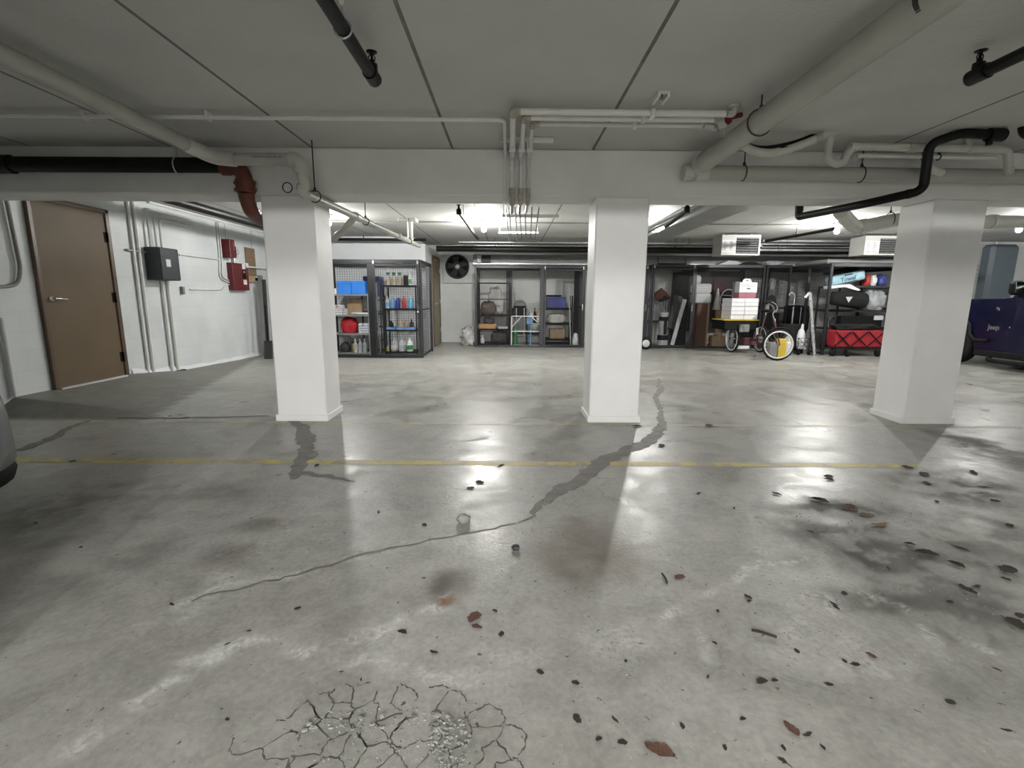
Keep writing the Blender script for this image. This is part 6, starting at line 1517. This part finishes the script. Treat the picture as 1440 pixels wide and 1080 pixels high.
place_leaf(1304, 780, 24, 'leafd', 'large dark leaf on the damp floor towards the right', 0)
place_leaf(1225, 922, 12, 'leaf', 'small brown leaf alone on the pale floor at the right', 1)
for x, y, s in [(1195, 713, 14), (1165, 671, 14), (1167, 676, 10), (1092, 695, 11), (983, 694, 9), (1032, 715, 7), (1052, 840, 11), (1054, 846, 8), (1172, 850, 12), (1176, 855, 9), (1187, 835, 10), (1280, 766, 12),
                (1345, 795, 18), (1352, 772, 16), (1370, 665, 18), (1382, 685, 14), (1317, 706, 8), (1277, 658, 12), (1300, 668, 15), (1303, 680, 10), (1307, 682, 8), (1360, 830, 22), (1372, 825, 14), (1417, 802, 24), (1415, 815, 10),
                (1335, 847, 10), (1435, 867, 14), (1402, 942, 10), (1415, 1027, 13), (1337, 988, 12), (1120, 916, 9), (1202, 935, 12), (1187, 930, 8), (1072, 960, 16), (1090, 958, 9), (1165, 963, 11), (1135, 1033, 14), (942, 1062, 12),
                (812, 1012, 14), (865, 1012, 12), (842, 1040, 9), (875, 1045, 12), (760, 946, 10), (809, 961, 10), (959, 1022, 10), (995, 952, 8), (1045, 1012, 9), (1020, 1052, 9), (1102, 1052, 9), (1100, 1070, 10), (1157, 1052, 8),
                (696, 860, 8), (705, 892, 10), (610, 917, 12), (419, 856, 8), (320, 906, 8), (242, 850, 10), (532, 721, 9), (597, 739, 9), (675, 679, 12), (662, 687, 10), (445, 655, 9), (705, 655, 12), (102, 649, 8), (50, 736, 8), (114, 770, 6),
                (350, 888, 6), (480, 945, 6), (508, 956, 6), (320, 1012, 7), (997, 599, 12), (895, 600, 12), (930, 627, 12), (1140, 748, 9), (1250, 800, 10), (1400, 705, 10), (1420, 740, 12), (1010, 860, 7), (1005, 905, 7), (880, 930, 6)]:
    place_leaf(x, y, s)
for k, o in protos.items():
    if k not in used: bpy.data.objects.remove(o)
o = MB().tube([F(931, 808)+Vector((0, 0, .006)), F(936, 815)+Vector((0, 0, .007)), F(938, 821)+Vector((0, 0, .005))], .004, 5).build('twig', 'leafd'); tag(o, 'thin dark twig beside the brown leaf on the bare floor', 'twig')
o = MB().tube([F(1057, 888)+Vector((0, 0, .006)), F(1070, 893)+Vector((0, 0, .012)), F(1092, 898)+Vector((0, 0, .006))], .005, 5).build('twig', 'leafd'); tag(o, 'bent dark twig on the pale part of the floor', 'twig')
o = MB().blob(F(652, 735)+Vector((0, 0, .022)), (.075, .065, .05), .25, 2, 3, 14, 10).build('pebble', 'stone'); tag(o, 'grey round stone on the floor below the yellow line', 'stone')
o = MB().blob(F(725, 773)+Vector((0, 0, .012)), (.04, .04, .026), .2, 2, 5, 12, 8).build('pebble', 'greyd'); tag(o, 'small dark stone left of the purplish stain', 'stone')
# broken-up concrete and loose grit at the near edge
rnd = random.Random(77); mb = MB(); seeds = []
c0 = F(527, 1062)
for i in range(70):
    for _ in range(30):
        a, q = rnd.uniform(0, 6.28), math.sqrt(rnd.random()); p = (c0.x+.36*q*math.cos(a), c0.y+.20*q*math.sin(a))
        if all(math.hypot(p[0]-o_[0], p[1]-o_[1]) > rnd.choice((.025, .06, .10)) for o_ in seeds): seeds.append(p); break
def cell(i):
    sx, sy = seeds[i]; poly = [(sx+.062*math.cos(2*math.pi*k/9+i)*rnd.uniform(.7, 1), sy+.062*math.sin(2*math.pi*k/9+i)*rnd.uniform(.7, 1)) for k in range(9)]
    for j, (ox, oy) in enumerate(seeds):
        if j == i or math.hypot(ox-sx, oy-sy) > .25: continue
        mx, my, dx, dy = (sx+ox)/2, (sy+oy)/2, ox-sx, oy-sy; out = []
        for a in range(len(poly)):
            p, q = poly[a], poly[(a+1) % len(poly)]; fp = (p[0]-mx)*dx+(p[1]-my)*dy; fq = (q[0]-mx)*dx+(q[1]-my)*dy
            if fp <= 0: out.append(p)
            if (fp < 0 < fq) or (fq < 0 < fp): t_ = fp/(fp-fq); out.append((p[0]+(q[0]-p[0])*t_, p[1]+(q[1]-p[1])*t_))
        poly = out
        if len(poly) < 3: return None
    return poly
done = set()
for i in range(len(seeds)):
    p = cell(i)
    if not p: continue
    for a in range(len(p)):
        q0, q1 = Vector((*p[a], 0)), Vector((*p[(a+1) % len(p)], 0)); mid = ((q0+q1)/2).to_tuple(3)[:2]
        if any(abs(mid[0]-d[0])+abs(mid[1]-d[1]) < .006 for d in done) or rnd.random() < .38: continue
        done.add(mid); l = (q1-q0).length
        if l < .012: continue
        nrm = Vector((-(q1-q0).y, (q1-q0).x, 0)).normalized(); k = 5; vs = []
        for c_ in range(k):
            u_ = c_/(k-1); c2 = q0.lerp(q1, u_)+nrm*rnd.uniform(-.004, .004); hw = rnd.uniform(.0006, .0034)
            vs += [(c2.x+nrm.x*hw, c2.y+nrm.y*hw, .0012), (c2.x-nrm.x*hw, c2.y-nrm.y*hw, .0012)]
        mb.add(vs, [(2*c_, 2*c_+1, 2*c_+3, 2*c_+2) for c_ in range(k-1)])
o = mb.build('broken_concrete', 'crackd'); tag(o, 'broken up patch of concrete at the near edge of the floor', 'concrete', kind='stuff')
mb = MB()
def grit(cx, cy, rx, ry, n, smin, smax):
    for _ in range(n):
        a, q = rnd.uniform(0, 6.28), math.sqrt(rnd.random()); p = F(cx+rx*q*math.cos(a), cy+ry*q*math.sin(a)); s_ = rnd.uniform(smin, smax)
        mb.blob((p.x, p.y, s_*.25), (s_, s_*rnd.uniform(.6, 1.2), s_*.6), .6, 3, rnd.random()*9, 5, 3)
grit(632, 1045, 30, 40, 170, .004, .013); grit(550, 1012, 120, 16, 120, .003, .010); grit(525, 1055, 110, 30, 60, .003, .008); grit(860, 915, 45, 40, 70, .003, .008); grit(760, 885, 60, 30, 40, .002, .006); grit(900, 980, 60, 40, 40, .002, .006)
grit(1150, 845, 90, 60, 40, .003, .007); grit(1200, 730, 90, 25, 60, .004, .010); grit(1330, 820, 110, 60, 60, .003, .009)
for _ in range(16):
    p = F(rnd.uniform(420, 660), rnd.uniform(1005, 1030)); s_ = rnd.uniform(.012, .03); mb.blob((p.x, p.y, s_*.2), (s_, s_*rnd.uniform(.6, 1), s_*.4), .6, 3, rnd.random()*9, 7, 4)
mb.sm = [False]*len(mb.sm)
o = mb.build('grit', 'grit'); tag(o, 'pale loose grit scattered over the worn floor', 'grit', kind='stuff')
